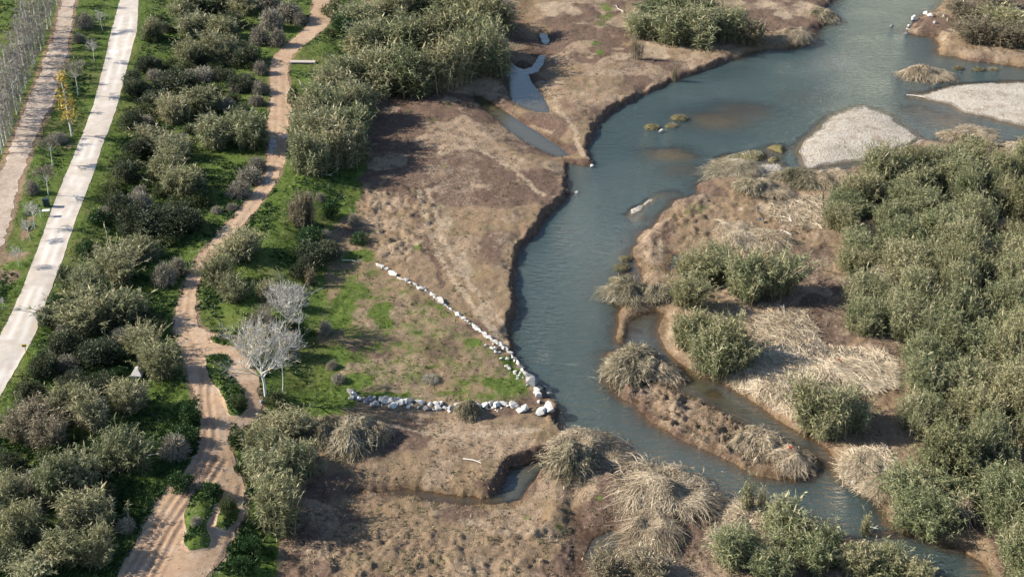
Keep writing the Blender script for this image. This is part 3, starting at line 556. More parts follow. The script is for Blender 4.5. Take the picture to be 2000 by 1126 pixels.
# ------------------------------------------------------------------ blade and ribbon builders
class Acc:
    def __init__(s): s.V = []; s.Q = []; s.T = []; s.C = []; s.n = 0
    def add(s, V, Q, T, C):
        s.V.append(V)
        if Q is not None and len(Q): s.Q.append(Q + s.n)
        if T is not None and len(T): s.T.append(T + s.n)
        s.C.append(C); s.n += len(V)
    def blades(s, P, D, L, W, droop, tint, rng, mid=0.5):
        n = len(P); D = D / (np.linalg.norm(D, axis=1, keepdims=True) + 1e-9)
        side = np.cross(D, rng.normal(size=(n, 3))); side /= np.linalg.norm(side, axis=1, keepdims=True) + 1e-9
        L = L[:, None]; W = (W * 0.5)[:, None]
        p1 = P + D * L * mid; p1[:, 2] -= (droop * L[:, 0]) * 0.2
        p2 = P + D * L; p2[:, 2] -= droop * L[:, 0]
        V = np.stack([P - side * W * 0.6, P + side * W * 0.6, p1 + side * W, p1 - side * W, p2], 1).reshape(-1, 3)
        k = np.arange(n)[:, None] * 5
        s.add(V, np.concatenate([k, k + 1, k + 2, k + 3], 1), np.concatenate([k + 3, k + 2, k + 4], 1), np.repeat(tint, 5))
    def spikes(s, P, D, L, W, tint, rng):
        n = len(P); D = D / (np.linalg.norm(D, axis=1, keepdims=True) + 1e-9)
        side = np.cross(D, rng.normal(size=(n, 3))); side /= np.linalg.norm(side, axis=1, keepdims=True) + 1e-9; o = side * (W * .6)[:, None]
        s.add(np.stack([P - o, P + o, P + D * L[:, None]], 1).reshape(-1, 3), None, np.arange(n * 3).reshape(-1, 3), np.repeat(tint, 3))
    def ribbons(s, P, W, tint, rng, cross=False):
        n, k, _ = P.shape
        ax = P[:, -1] - P[:, 0]; side = np.cross(ax, rng.normal(size=(n, 3))); side /= np.linalg.norm(side, axis=1, keepdims=True) + 1e-9
        for rep in range(2 if cross else 1):
            if rep: side = np.cross(ax / (np.linalg.norm(ax, axis=1, keepdims=True) + 1e-9), side)
            o = side[:, None, :] * W[:, :, None] * 0.5
            V = np.stack([P - o, P + o], 2).reshape(-1, 3)
            b = (np.arange(n)[:, None] * k + np.arange(k - 1)[None]) * 2
            b = b.reshape(-1, 1); s.add(V, np.concatenate([b, b + 1, b + 3, b + 2], 1), None, np.repeat(tint, 2 * k))
    def tube(s, P, rad, sides, tint):
        P = np.asarray(P, float); k = len(P); rad = np.asarray(rad, float)
        d = np.gradient(P, axis=0); d /= np.linalg.norm(d, axis=1, keepdims=True) + 1e-9
        ref = np.array([0.3, 0.9, 0.1]) if abs(d[0, 2]) > 0.7 else np.array([0, 0, 1.0])
        u = np.cross(d, ref); u /= np.linalg.norm(u, axis=1, keepdims=True) + 1e-9; v = np.cross(d, u)
        a = np.arange(sides) * 2 * math.pi / sides
        V = P[:, None] + (u[:, None] * np.cos(a)[None, :, None] + v[:, None] * np.sin(a)[None, :, None]) * rad[:, None, None]
        idx = np.arange(k * sides).reshape(k, sides)
        Q = np.stack([idx[:-1], np.roll(idx, -1, 1)[:-1], np.roll(idx, -1, 1)[1:], idx[1:]], -1).reshape(-1, 4)
        s.add(V.reshape(-1, 3), Q, None, np.full(k * sides, tint))
    def mesh(s, name, mat, smooth=False):
        me = mk_mesh(name, np.concatenate(s.V), np.concatenate(s.Q) if s.Q else None, np.concatenate(s.T) if s.T else None, {'tint': np.concatenate(s.C)}, smooth)
        me.materials.append(mat); return me

def unit(az, el): return np.stack([np.cos(az) * np.cos(el), np.sin(az) * np.cos(el), np.sin(el)], -1)

def reed_mesh(seed, nst=300, nleaf=24, foot=0.5, out=0.27, upright=0.0, plume=0.10, RR=2.5, HH=5.0, wind=(0.25, 0), nsub=6):
    rng = np.random.default_rng(seed)
    # several sub-stands give the clump its uneven outline
    k = nsub; sa_ = rng.uniform(0, 2 * math.pi, k); sr = RR * 0.5 * np.sqrt(rng.uniform(0, 1, k)); sh = rng.uniform(0.72, 1.08, k); sh[0] = 1.08; sr[0] = 0.2
    w_ = rng.integers(0, k, nst)
    b = np.stack([sr[w_] * np.cos(sa_[w_]), sr[w_] * np.sin(sa_[w_])], 1) + rng.normal(size=(nst, 2)) * RR * 0.2 * foot * 2
    r = np.hypot(*b.T) / RR
    h = HH * sh[w_] * rng.uniform(0.62, 1.0, nst) * (1 - 0.22 * np.clip(r, 0, 1.2) ** 2)
    od = b / (np.hypot(*b.T)[:, None] + 0.3) + rng.normal(size=(nst, 2)) * 0.45
    off = od * (h * (out * rng.uniform(0.25, 1.0, nst) * (0.5 + r)))[:, None] * (1 - upright) + np.array(wind) * h[:, None] * 0.25
    bend = rng.uniform(0.03, 0.16, nst)
    tt = np.array([0, 0.35, 0.7, 1.0])
    def pt(i, t):
        return np.stack([b[i, 0] * (0.85) + off[i, 0] * t ** 1.7, b[i, 1] * 0.85 + off[i, 1] * t ** 1.7, h[i] * (t - bend[i] * t ** 3)], -1)
    I = np.arange(nst)
    P = np.stack([pt(I, np.full(nst, t)) for t in tt], 1); P[:, 0, 2] -= 0.15
    st = Acc(); st.ribbons(P, np.array([0.06, 0.055, 0.045, 0.025])[None] * rng.uniform(0.8, 1.3, (nst, 1)), rng.uniform(0.2, 0.8, nst), rng)
    lf = Acc(); nl = nst * nleaf
    i = np.repeat(I, nleaf); t = rng.uniform(0.02, 1.0, nl) ** 0.72
    p = pt(i, t); az = rng.uniform(0, 2 * math.pi, nl); el = rng.uniform(-0.1, 0.9, nl) + 0.35 * t
    D = unit(az, el); D[:, :2] += off[i] / HH * 0.5
    L = rng.uniform(0.4, 0.8, nl) * (1.1 - 0.35 * t); W = rng.uniform(0.04, 0.08, nl)
    tint = np.clip(0.35 + 0.20 * t + rng.normal(size=nl) * 0.13 + (rng.uniform(size=nst)[i] - 0.5) * 0.3 + np.where((t < 0.4) & (rng.uniform(size=nl) < 0.3), 0.22, 0), 0, 1)
    lf.blades(p, D, L, W, rng.uniform(0.15, 0.75, nl), tint, rng)
    npl = int(nst * plume)
    if npl:
        j = rng.choice(nst, npl, False); q = pt(j, np.ones(npl)); D = unit(rng.uniform(0, 6.28, npl), rng.uniform(0.9, 1.4, npl)); D[:, :2] += off[j] / HH
        lf.blades(q, D, rng.uniform(0.5, 0.9, npl), np.full(npl, 0.11), np.full(npl, 0.15), np.full(npl, 0.95), rng, 0.4)
    return st.mesh('canes', L_DRY), lf.mesh('leaves', L_GREEN)

def mop_mesh(seed, az0, spread, n=420, RR=2.5, HH=1.6, leaves=5):
    """flood-flattened reeds: broken stalks lying over one another on a low uneven mound"""
    rng = np.random.default_rng(seed); full = spread > 3
    a = az0 + spread * (rng.beta(1.4, 1.4, n) * 2 - 1)
    rim = lambda q: RR * (0.62 + 0.5 * vnoise(np.cos(q) * 1.7 + seed, np.sin(q) * 1.7 - seed, seed) * 1.1)
    rs = rng.uniform(0, 1, n) ** 1.3 * 0.9 - (0.12 if full else 0.38); ln = rng.uniform(0.22, 0.6, n) * np.where(rng.uniform(size=n) < .25, 1.4, 1.0); t = np.linspace(0, 1, 6)
    turn = rng.normal(size=n) * 0.35 + (vnoise(np.cos(a) * 2.5 + seed, np.sin(a) * 2.5, seed + 3) - .5) * 1.6
    lift = rng.uniform(0.0, 0.16, n) * HH; wob = rng.normal(size=(n, 2)) * 0.06 * RR; jx = rng.normal(size=(n, 2)) * 0.07 * RR; tiltz = rng.normal(size=n) * 0.12 * HH
    stray = rng.uniform(size=n) < .22; sd_a = rng.uniform(0, 6.28, n)
    P = np.zeros((n, 6, 3)); R0 = rim(a)
    x0 = rs * R0 * np.cos(a) + jx[:, 0]; y0 = rs * R0 * np.sin(a) + jx[:, 1]
    for k, tk in enumerate(t):
        d = a + turn * tk; d = np.where(stray, sd_a, d); q = math.sin(tk * math.pi)
        x = x0 + ln * R0 * tk * np.cos(d) + wob[:, 0] * q; y = y0 + ln * R0 * tk * np.sin(d) + wob[:, 1] * q
        rr_ = np.hypot(x, y) / RR; lump_ = 0.55 + 0.9 * vnoise(x / RR * 3.2 + seed, y / RR * 3.2, seed + 9)
        P[:, k] = np.stack([x, y, HH * np.clip(1 - rr_ ** 1.5, -0.12, 1) * lump_ + lift * (0.4 + q) + tiltz * (tk - .5)], 1)
    st = Acc(); st.ribbons(P, np.array([.028, .034, .034, .03, .024, .014])[None] * rng.uniform(0.7, 1.4, (n, 1)), np.clip(rng.normal(0.62, 0.26, n), 0, 1), rng)
    lf = Acc(); nl = n * leaves; i = np.repeat(np.arange(n), leaves); k = rng.integers(0, 5, nl)
    p = P[i, k]; D = P[i, k + 1] - P[i, k]; D /= np.linalg.norm(D, axis=1, keepdims=True) + 1e-6; D += rng.normal(size=(nl, 3)) * 0.55
    lf.blades(p, D, rng.uniform(0.3, 0.7, nl), rng.uniform(0.025, 0.05, nl), rng.uniform(0.1, 0.6, nl), np.clip(rng.normal(0.48, 0.24, nl), 0, 1), rng)
    return st.mesh('canes', L_STRAW), lf.mesh('dead_leaves', L_STRAW)

def shrub_mesh(seed, mat, nb=48, nleaf=130, RR=1.5, HH=2.0, leaf=0.14, wide=0.5):
    rng = np.random.default_rng(seed)
    az = rng.uniform(0, 6.28, nb); el = np.arcsin(rng.uniform(0.02, 1, nb)); rr = rng.uniform(0.45, 0.95, nb)
    c = unit(az, el) * rr[:, None] * np.array([RR, RR, HH * 0.85]); c[:, 2] += 0.15 * HH
    br = Acc(); P = np.stack([np.zeros((nb, 3)) + np.array([0, 0, -0.1]), c * 0.5 + np.array([0, 0, 0.1]), c], 1); br.ribbons(P, np.array([[.09, .06, .03]]) * np.ones((nb, 1)), rng.uniform(0.2, 0.8, nb), rng, True)
    n = nb * nleaf; i = np.repeat(np.arange(nb), nleaf); d = rng.normal(size=(n, 3)); d /= np.linalg.norm(d, axis=1, keepdims=True)
    br_r = rng.uniform(0.22, 0.42, nb) * RR
    p = c[i] + d * (br_r[i] * rng.uniform(0.3, 1, n) ** 0.5)[:, None] * np.array([1, 1, 0.8]); p[:, 2] = np.maximum(p[:, 2], 0.02)
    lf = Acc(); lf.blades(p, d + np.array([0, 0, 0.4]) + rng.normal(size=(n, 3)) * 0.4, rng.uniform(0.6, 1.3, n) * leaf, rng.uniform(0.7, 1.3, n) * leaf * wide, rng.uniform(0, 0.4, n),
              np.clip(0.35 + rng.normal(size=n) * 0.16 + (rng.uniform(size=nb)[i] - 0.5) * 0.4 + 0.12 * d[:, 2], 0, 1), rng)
    return br.mesh('branches', L_BARKD), lf.mesh('leaves', mat)

def twigshrub_mesh(seed, mat, n=900, RR=1.4, HH=1.7, fl=1500):
    rng = np.random.default_rng(seed)
    az = rng.uniform(0, 6.28, n); el = np.arcsin(rng.uniform(0.05, 1, n)); rr = rng.uniform(0.6, 1.0, n)
    tip = unit(az, el) * rr[:, None] * np.array([RR, RR, HH]); b = rng.normal(size=(n, 3)) * np.array([.25, .25, 0]) * RR * 0.6
    mid = b * 0.7 + tip * 0.5 + np.array([0, 0, 0.18 * HH]) + rng.normal(size=(n, 3)) * 0.1
    P = np.stack([b, mid, tip + rng.normal(size=(n, 3)) * 0.08], 1); P[:, :, 2] = np.maximum(P[:, :, 2], -0.05)
    st = Acc(); st.ribbons(P, np.array([[.045, .035, .018]]) * rng.uniform(0.7, 1.3, (n, 1)), rng.uniform(0.1, 0.8, n), rng)
    lf = Acc(); i = rng.integers(0, n, fl); k = rng.uniform(0.2, 1.1, fl)[:, None]; p = mid[i] * (1 - k) + tip[i] * k + rng.normal(size=(fl, 3)) * 0.05
    lf.blades(p, rng.normal(size=(fl, 3)) + np.array([0, 0, 0.8]), rng.uniform(0.12, 0.3, fl), rng.uniform(0.025, 0.06, fl), np.zeros(fl), np.clip(rng.normal(0.55, 0.22, fl), 0, 1), rng)
    return st.mesh('twigs', mat), lf.mesh('sprigs', mat)

def tree_mesh(seed, H, trunk, spread, limbs=12, kids=(6, 5, 4), r0=0.16, up=0.55, bark=None, twig=None, leafmat_=None, nleaf=0, leafsz=0.16, leaf_low=False, thin=1.0):
    rng = np.random.default_rng(seed); rnd = random.Random(seed)
    tk = Acc(); cr = Acc(); tips = []
    top = H * 0.55 if limbs > 6 else H
    n = 6; P = np.stack([np.linspace(0, 1, n) ** 1.5 * rng.normal() * 0.25 + rng.normal(size=n) * 0.03, np.linspace(0, 1, n) ** 1.5 * rng.normal() * 0.25 + rng.normal(size=n) * 0.03, np.linspace(-0.2, top, n)], 1)
    tk.tube(P, np.linspace(r0, r0 * 0.35, n), 7, 0.55)
    def grow(p, d, L, r, lev):
        pts = [p]; dd = d.copy(); k = 4 if lev < 2 else 3
        for _ in range(k - 1):
            dd = dd + np.array([0, 0, up * 0.28]) + rng.normal(size=3) * 0.13; dd /= np.linalg.norm(dd); pts.append(pts[-1] + dd * L / (k - 1))
        pts = np.array(pts)
        if lev == 0: tk.tube(pts, np.linspace(r, r * 0.45, k), 5, rnd.uniform(0.4, 0.75))
        elif lev == 1: cr.tube(pts, np.linspace(r, r * 0.5, k), 4, rnd.uniform(0.4, 0.8))
        else: cr.ribbons(pts[None], np.linspace(max(r * 2, 0.026 * thin), 0.014 * thin, k)[None], np.array([rnd.uniform(0.2, 0.9)]), rng, lev == 2)
        if lev >= len(kids): tips.append(pts[-1]); tips.append(pts[1]); return
        for c_ in range(kids[lev]):
            f = rnd.uniform(0.3, 1.0); q = pts[min(k - 2, int(f * (k - 1)))]; q2 = pts[min(k - 1, int(f * (k - 1)) + 1)]; pp = q + (q2 - q) * rnd.random()
            nd = dd + rng.normal(size=3) * 0.48; nd[2] = max(nd[2], 0.05) if lev < 2 else nd[2]; nd /= np.linalg.norm(nd)
            grow(pp, nd, L * rnd.uniform(0.42, 0.68), r * 0.5, lev + 1)
    for i in range(limbs):
        f = (i + rnd.random()) / limbs; z = trunk + (top - trunk) * f; az = i * 2.4 + rnd.uniform(-0.5, 0.5)
        el = 0.42 + 0.75 * f; L = spread * (1.05 - 0.25 * f) * rnd.uniform(0.8, 1.1) if limbs > 6 else spread * rnd.uniform(0.6, 1.0)
        if f > 0.8: L = (H - z) * 0.62
        b = np.array([np.interp(z, P[:, 2], P[:, 0]), np.interp(z, P[:, 2], P[:, 1]), z]); grow(b, unit(np.array([az]), np.array([el]))[0], L, r0 * 0.42, 0)
    res = [('trunk', tk.mesh('trunk', bark, True)), ('crown', cr.mesh('crown', twig))]
    if nleaf:
        tp = np.array(tips); zz = tp[:, 2]; wgt = np.ones(len(tp)) if not leaf_low else np.exp(-zz / H * 2)
        i = rng.choice(len(tp), nleaf, True, wgt / wgt.sum()); lf = Acc()
        lf.blades(tp[i] + rng.normal(size=(nleaf, 3)) * 0.15, rng.normal(size=(nleaf, 3)), rng.uniform(0.6, 1.3, nleaf) * leafsz, rng.uniform(0.5, 0.9, nleaf) * leafsz, np.full(nleaf, .2), rng.uniform(0, 1, nleaf), rng)
        res.append(('leaves', lf.mesh('leaves', leafmat_)))
    return res

def poplar_mesh(seed, H=8.0, nl=130, lmat=None, lsz=1.0, fat=1.0):
    rng = np.random.default_rng(seed); tk = Acc(); cr = Acc()
    n = 7; P = np.stack([rng.normal(size=n) * 0.04, rng.normal(size=n) * 0.04, np.linspace(-0.2, H, n)], 1); tk.tube(P, np.linspace(0.075, 0.02, n) * fat, 5, 0.6)
    m = 46; f = rng.uniform(0.12, 0.98, m); az = rng.uniform(0, 6.28, m); L = (1.5 * (1 - f) + 0.35) * rng.uniform(0.7, 1.3, m)
    b = np.stack([np.interp(f * H, P[:, 2], P[:, 0]), np.interp(f * H, P[:, 2], P[:, 1]), f * H], 1)
    d = unit(az, rng.uniform(0.6, 1.1, m)); d2 = unit(az, rng.uniform(0.95, 1.35, m))
    mid = b + d * L[:, None] * 0.5; tip = mid + d2 * L[:, None] * 0.6
    cr.ribbons(np.stack([b, mid, tip], 1), np.array([[.04, .035, .022]]) * np.ones((m, 1)), rng.uniform(0.3, 0.8, m), rng, True)
    k = m * 9; i = np.repeat(np.arange(m), 9); q = rng.uniform(0.15, 1, k)[:, None]; s0 = b[i] * (1 - q) + tip[i] * q + 0.12 * (mid[i] - (b[i] + tip[i]) / 2)
    dd = d2[i] + rng.normal(size=(k, 3)) * 0.55; dd /= np.linalg.norm(dd, axis=1, keepdims=True); l2 = rng.uniform(0.25, 0.6, k)[:, None]
    cr.ribbons(np.stack([s0, s0 + dd * l2 * 0.5, s0 + dd * l2], 1), np.array([[.026, .022, .014]]) * np.ones((k, 1)), rng.uniform(0.1, 0.9, k), rng)
    lf = Acc(); j = rng.integers(0, k, nl); lf.blades(s0[j] + dd[j] * l2[j], rng.normal(size=(nl, 3)), rng.uniform(.08, .15, nl) * lsz, rng.uniform(.06, .1, nl) * lsz, np.full(nl, .2), rng.uniform(0, 1, nl), rng)
    return [('trunk', tk.mesh('trunk', L_BARK, True)), ('crown', cr.mesh('crown', L_TWIGG)), ('leaves', lf.mesh('leaves', lmat or L_DRYG))]

def thing(name, parts, label, cat, group=None, loc=(0, 0, 0), rz=0.0, scale=(1, 1, 1), mats=None, tilt=(0, 0)):
    e = bpy.data.objects.new(name, None); COL.objects.link(e); e.empty_display_size = 0.3
    e.location = loc; e.rotation_euler = (tilt[0], tilt[1], rz); e.scale = scale; tag(e, label, cat, group)
    for nm, me in parts:
        o = bpy.data.objects.new(nm, me); COL.objects.link(o); o.parent = e
        if mats and nm in mats:
            o.material_slots[0].link = 'OBJECT'; o.material_slots[0].material = mats[nm]
    return e

RND = random.Random(7)
REEDS = [[('canes', a), ('leaves', b)] for a, b in (reed_mesh(s, **kw) for s, kw in ((1, {}), (2, {'nsub': 3, 'out': .36}), (3, {'nsub': 9, 'foot': .35}), (4, {'out': .18, 'plume': .2}), (5, {'nsub': 4, 'nst': 240, 'out': .4, 'wind': (.6, -.3)}), (6, {'nsub': 8, 'nst': 340}), (8, {'nsub': 5, 'nst': 200, 'nleaf': 30, 'wind': (-.4, -.5)}), (9, {'nsub': 2, 'nst': 220, 'out': .5}), (10, {'nsub': 7, 'upright': .3, 'plume': .25})))]
TALL = [[('canes', a), ('leaves', b)] for a, b in (reed_mesh(s, 60, 16, 0.25, 0.25, 0.3, 0.3) for s in (11, 12))]
MROUND = [[('canes', a), ('dead_leaves', b)] for a, b in (mop_mesh(s, 0, math.pi, 1500) for s in (21, 22, 23))]
MFAN = [[('canes', a), ('dead_leaves', b)] for a, b in (mop_mesh(s, 0, 1.45, 1400) for s in (31, 32, 33))]
BILLOW = [[('canes', a), ('leaves', b)] for a, b in (reed_mesh(s, 560, 25, 0.42, o_, 0, p_, 4.3, 5.4, w_, n_) for s, o_, p_, w_, n_ in ((71, .22, .06, (.2, -.1), 12), (72, .30, .10, (-.2, -.3), 9), (73, .18, .05, (.4, 0), 16), (74, .34, .12, (0, -.4), 8), (75, .26, .08, (.1, .3), 14)))]
MRB = [[('canes', a), ('dead_leaves', b)] for a, b in (mop_mesh(s, 0, math.pi, 3200, 6.0, 2.6) for s in (24, 25))]
MFB = [[('canes', a), ('dead_leaves', b)] for a, b in (mop_mesh(s, 0, 1.45, 3200, 6.0, 2.6) for s in (34, 35, 36))]
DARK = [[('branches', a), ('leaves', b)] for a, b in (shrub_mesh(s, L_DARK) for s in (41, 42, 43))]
SCRUB = [[('branches', a), ('leaves', b)] for a, b in (shrub_mesh(s, L_SCRUB, 30, 80, 1.5, 1.7, 0.22, 0.35) for s in (51, 52, 53))]
GREY = [[('twigs', a), ('sprigs', b)] for a, b in (twigshrub_mesh(s, L_GREY) for s in (61, 62, 63))]

def spot(cx, yb, wpx, hpx):
    """stand of width wpx and height hpx whose foot shows at (cx, yb) -> position, radius, height in metres"""
    x, y, z = on_ground(cx, yb); s = scale_at(x, y, z); el = math.atan2(CAM_H - z, y)
    r = wpx / 2 / s; y2 = y + r * 0.55; z2 = float(ground_z(x, y2)[0]); z2 = max(z2, 0.0)
    h = max(0.5, (hpx / s - 0.75 * r * math.sin(el)) / math.cos(el)); return x * y2 / y if False else x, y2, z2, r, h

def plant(kind, variants, row, cat, group, R0, H0, mats=None, k=1.0, hmin=0.0):
    cx, yb, wp, hp, lab = row[:5]
    x, y, z, r, h = spot(cx, yb, wp, hp); h = max(h, hmin)
    v = variants[RND.randrange(len(variants))]; sx = r / R0 * k
    return thing(kind, v, lab, cat, group, (x, y, z - 0.05), RND.uniform(0, 6.28), (sx * RND.uniform(.95, 1.05), sx * RND.uniform(.95, 1.05), h / H0), mats)
# ------------------------------------------------------------------ reed clumps, each a thing of its own: foot x, foot y, width, height (photo pixels), label, look
G_, O_, D_ = L_GREEN, L_OLIVE, L_DRY
CL = [
 (298, 80, 48, 52, 'lone round reed clump by the top bend of the white road', O_),
 (352, 34, 60, 45, 'reed clump at the top edge right of the white road, nearest the road', G_),
 (412, 26, 70, 45, 'reed clump at the top edge midway between white road and dirt path', G_),
 (470, 30, 66, 50, 'reed clump at the top edge nearest the grey shrubs of the path bend', O_),
 (380, 72, 70, 50, 'reed clump second from the top beside the white road verge', G_),
 (432, 78, 70, 58, 'reed clump behind the wide double clump above the shady hollow', O_),
 (370, 132, 78, 62, 'wide reed clump level with the dark round tree, roadward one of two', O_),
 (428, 122, 70, 66, 'wide reed clump level with the concrete slab, pathward one of two', O_),
 (335, 243, 70, 60, 'reed clump level with the yellow tree, nearer the white road', O_),
 (392, 222, 80, 62, 'reed clump level with the yellow tree, nearer the dirt path', O_),
 (412, 290, 84, 76, 'bushy reed clump beside the puddle on the dirt path, roadward half', G_),
 (482, 290, 92, 78, 'bushy reed clump overhanging the dirt path at the puddle', G_),
 (300, 302, 66, 58, 'reed clump standing just below the yellow tree across the white road', O_),
 (345, 318, 70, 60, 'reed clump between the puddle clump and the tall pale clump', G_),
 (325, 355, 84, 70, 'tall pale reed clump above the dark hollow, upper one', O_),
 (348, 392, 92, 76, 'tall pale reed clump above the dark hollow, lower one', O_),
 (266, 512, 78, 58, 'uppermost reed clump of the long thicket below the dark hollow', O_),
 (222, 560, 100, 72, 'pale reed clump second from the top of the thicket below the dark hollow', O_),
 (165, 592, 84, 80, 'reed clump of the long thicket closest to the white road', G_),
 (190, 655, 116, 92, 'broad olive reed clump at the foot of the long thicket', O_),
 (240, 640, 84, 84, 'grey green reed clump on the path side of the long thicket', G_),
 (275, 705, 76, 66, 'upper back half of the round reed clump over the concrete block', O_),
 (310, 742, 88, 78, 'lower front half of the round reed clump over the concrete block', O_),
 (135, 822, 84, 84, 'reed clump below the yellow sign, nearer the road', O_),
 (182, 842, 90, 92, 'tall reed clump in the middle of the lower thicket', O_),
 (242, 812, 84, 80, 'reed clump just below the concrete block', O_),
 (238, 930, 104, 104, 'arching reed clump behind the grey shrub by the wide path', G_),
 (35, 868, 100, 86, 'greyish reed clump at the edge of the photo below the white road', D_),
 (95, 888, 84, 84, 'greyish reed clump second from the photo edge below the white road', D_),
 (100, 985, 90, 104, 'upright reed clump above the bottom corner thicket', G_),
 (158, 962, 84, 90, 'reed clump between bottom corner thicket and arching clump', G_),
 (172, 1052, 116, 100, 'round reed clump facing the rutted bend of the dirt path', O_),
 (120, 1112, 108, 96, 'reed clump in the bottom corner, second from the edge', O_),
 (185, 1112, 88, 86, 'reed clump in the bottom corner, nearest the ruts', O_),
 (42, 1080, 96, 116, 'tall reed clump against the bottom corner of the photo', O_),
 (14, 1000, 70, 84, 'dark reed clump against the photo edge above the bottom corner', G_),
 (60, 1140, 100, 70, 'reed clump cut off by the bottom edge in the corner', G_),
 (466, 512, 84, 70, 'reed clump on the bend of the dirt path, uppermost of three', O_),
 (432, 560, 58, 72, 'reed clump on the bend of the dirt path, leaning over the track', O_),
 (452, 594, 66, 58, 'reed clump on the bend of the dirt path, lowest of three', O_),
 (524, 592, 46, 46, 'small yellowish reed clump behind the bare plane trees', O_),
 (586, 442, 56, 76, 'lone brownish reed clump on the green bank edge', D_),
 (560, 862, 96, 72, 'reed clump under the plane tree, farthest up the bank', O_),
 (512, 905, 92, 84, 'reed clump beside the wide path below the plane tree', O_),
 (580, 938, 84, 84, 'reed clump over the muddy creek head', G_),
 (522, 968, 96, 92, 'reed clump on the path side below the creek head', G_),
 (540, 1040, 108, 112, 'lowest reed clump of the bank with leaning stalks', O_),
 (1248, 76, 84, 62, 'reed clump at the landward end of the stand by the upper river', G_),
 (1308, 86, 96, 84, 'reed clump second from the landward end of the upper river stand', G_),
 (1368, 92, 100, 92, 'tallest reed clump in the stand by the upper river', G_),
 (1428, 84, 84, 80, 'reed clump in the upper river stand above the grassy point', G_),
 (1470, 90, 66, 60, 'reed clump at the waterside end of the upper river stand', D_),
 (1290, 34, 96, 50, 'reed clump at the back of the upper river stand, landward', G_),
 (1365, 36, 96, 56, 'reed clump at the back of the upper river stand, middle', G_),
 (1362, 552, 76, 70, 'yellowish reed clump by the water at the mid river point', O_),
 (1408, 545, 84, 76, 'reed clump behind the dark one on the mid river point', G_),
 (1462, 592, 104, 112, 'dark green reed clump in the middle of the mid river point', G_),
 (1516, 590, 92, 104, 'dark green reed clump at the landward side of the mid river point', G_),
 (1338, 606, 72, 78, 'straw tinged reed clump overhanging the brown side pool', O_),
 (1352, 690, 84, 92, 'reed clump on the side pool bank, upper one', O_),
 (1426, 722, 104, 120, 'large rounded reed clump on the side pool bank, landward one', O_),
 (1392, 744, 88, 100, 'reed clump on the side pool bank, lowest one', G_),
 (1592, 862, 96, 120, 'reed clump standing in front of the flattened straw heap, waterward', O_),
 (1660, 852, 104, 112, 'reed clump standing in front of the flattened straw heap, landward', G_),
 (1632, 862, 76, 84, 'low reed clump between the two in front of the straw heap', G_),
 (1448, 1116, 104, 92, 'reed clump at the bottom edge nearest the great fallen heap', G_),
 (1540, 1084, 116, 104, 'tall reed clump on the near bank where the river narrows', G_),
 (1602, 1120, 108, 100, 'reed clump on the near bank leaning to the river', G_),
 (1510, 1140, 96, 80, 'reed clump cut by the bottom edge below the narrows', G_),
 (1672, 1136, 88, 84, 'reed clump at the bottom edge with pale stalk tips', O_),
 (1734, 1140, 100, 78, 'reed clump at the bottom edge, last before the dark water', O_),
 (1790, 1150, 76, 62, 'small reed clump at the bottom edge where the river leaves', O_),
 (1185, 1140, 84, 48, 'low olive reed clump at the bottom edge beside the still puddle', D_),
 (1262, 1146, 96, 56, 'low olive reed clump at the bottom edge under the great fallen heap', D_),
 (1888, 40, 84, 46, 'brownish reed clump on the far bank corner, nearest the stones', D_),
 (1962, 62, 92, 62, 'brownish reed clump on the far bank corner at the photo edge', O_),
 (1925, 92, 84, 58, 'brownish reed clump on the far bank corner nearest the water', D_),
 (1985, 96, 84, 58, 'brownish reed clump on the far bank corner above the shore litter', D_),
 (1955, 22, 88, 44, 'brownish reed clump on the far bank corner at the top edge', D_),
]
for row in CL: plant('reed_clump', REEDS, row, 'reeds', None, 2.15, 5.0, {'leaves': row[5]}, 1.05, 2.8)
# the stand right of the dirt path, in the upper middle
MID = [(712, 64, 90, 62), (775, 50, 100, 76), (840, 46, 100, 80), (905, 52, 100, 84), (958, 70, 84, 84), (735, 118, 92, 76), (800, 120, 104, 92), (868, 118, 104, 96), (930, 122, 96, 92), (972, 150, 72, 96), (700, 120, 70, 56),
       (742, 185, 92, 92), (806, 190, 104, 104), (866, 178, 96, 104), (920, 160, 92, 92), (690, 182, 84, 76), (650, 196, 76, 66), (690, 238, 84, 84), (640, 248, 84, 76), (604, 248, 66, 62), (676, 290, 84, 88), (618, 302, 84, 84), (655, 332, 92, 96), (606, 345, 76, 84), (690, 312, 56, 70)]
MLAB = {0: 'reed clump of the big upper stand, nearest the path at the top edge', 9: 'reed clump of the big upper stand overhanging the still channel', 10: 'reed clump of the big upper stand beside the leafy weeds', 16: 'reed clump just right of the concrete slab',
        19: 'reed clump of the big upper stand closest to the dirt path', 23: 'reed clump at the lower tip of the big upper stand by the path', 24: 'reed clump at the lower tip of the big upper stand by the brown flat', 12: 'tall front reed clump casting the broad shadow on the brown flat'}
ORD = 'first second third fourth fifth sixth seventh eighth ninth tenth eleventh twelfth thirteenth fourteenth fifteenth sixteenth seventeenth eighteenth nineteenth twentieth'.split()
ORD += ['twenty-' + w_ for w_ in ORD[:9]]
tier = lambda r: ('topmost', 'second', 'third', 'lowest')[0 if r[1] < 80 else 1 if r[1] < 155 else 2 if r[1] < 215 else 3]
for i, row in enumerate(MID):
    k = sorted(q[0] for q in MID if tier(q) == tier(row)).index(row[0])
    plant('reed_clump', REEDS, (*row, MLAB.get(i, f'{ORD[k]} reed clump from the path in the {tier(row)} tier of the big upper stand')), 'reeds', 'reeds of the big upper stand', 2.0, 4.3, {'leaves': (G_, O_)[i % 3 == 1]}, 1.1, 4.4)
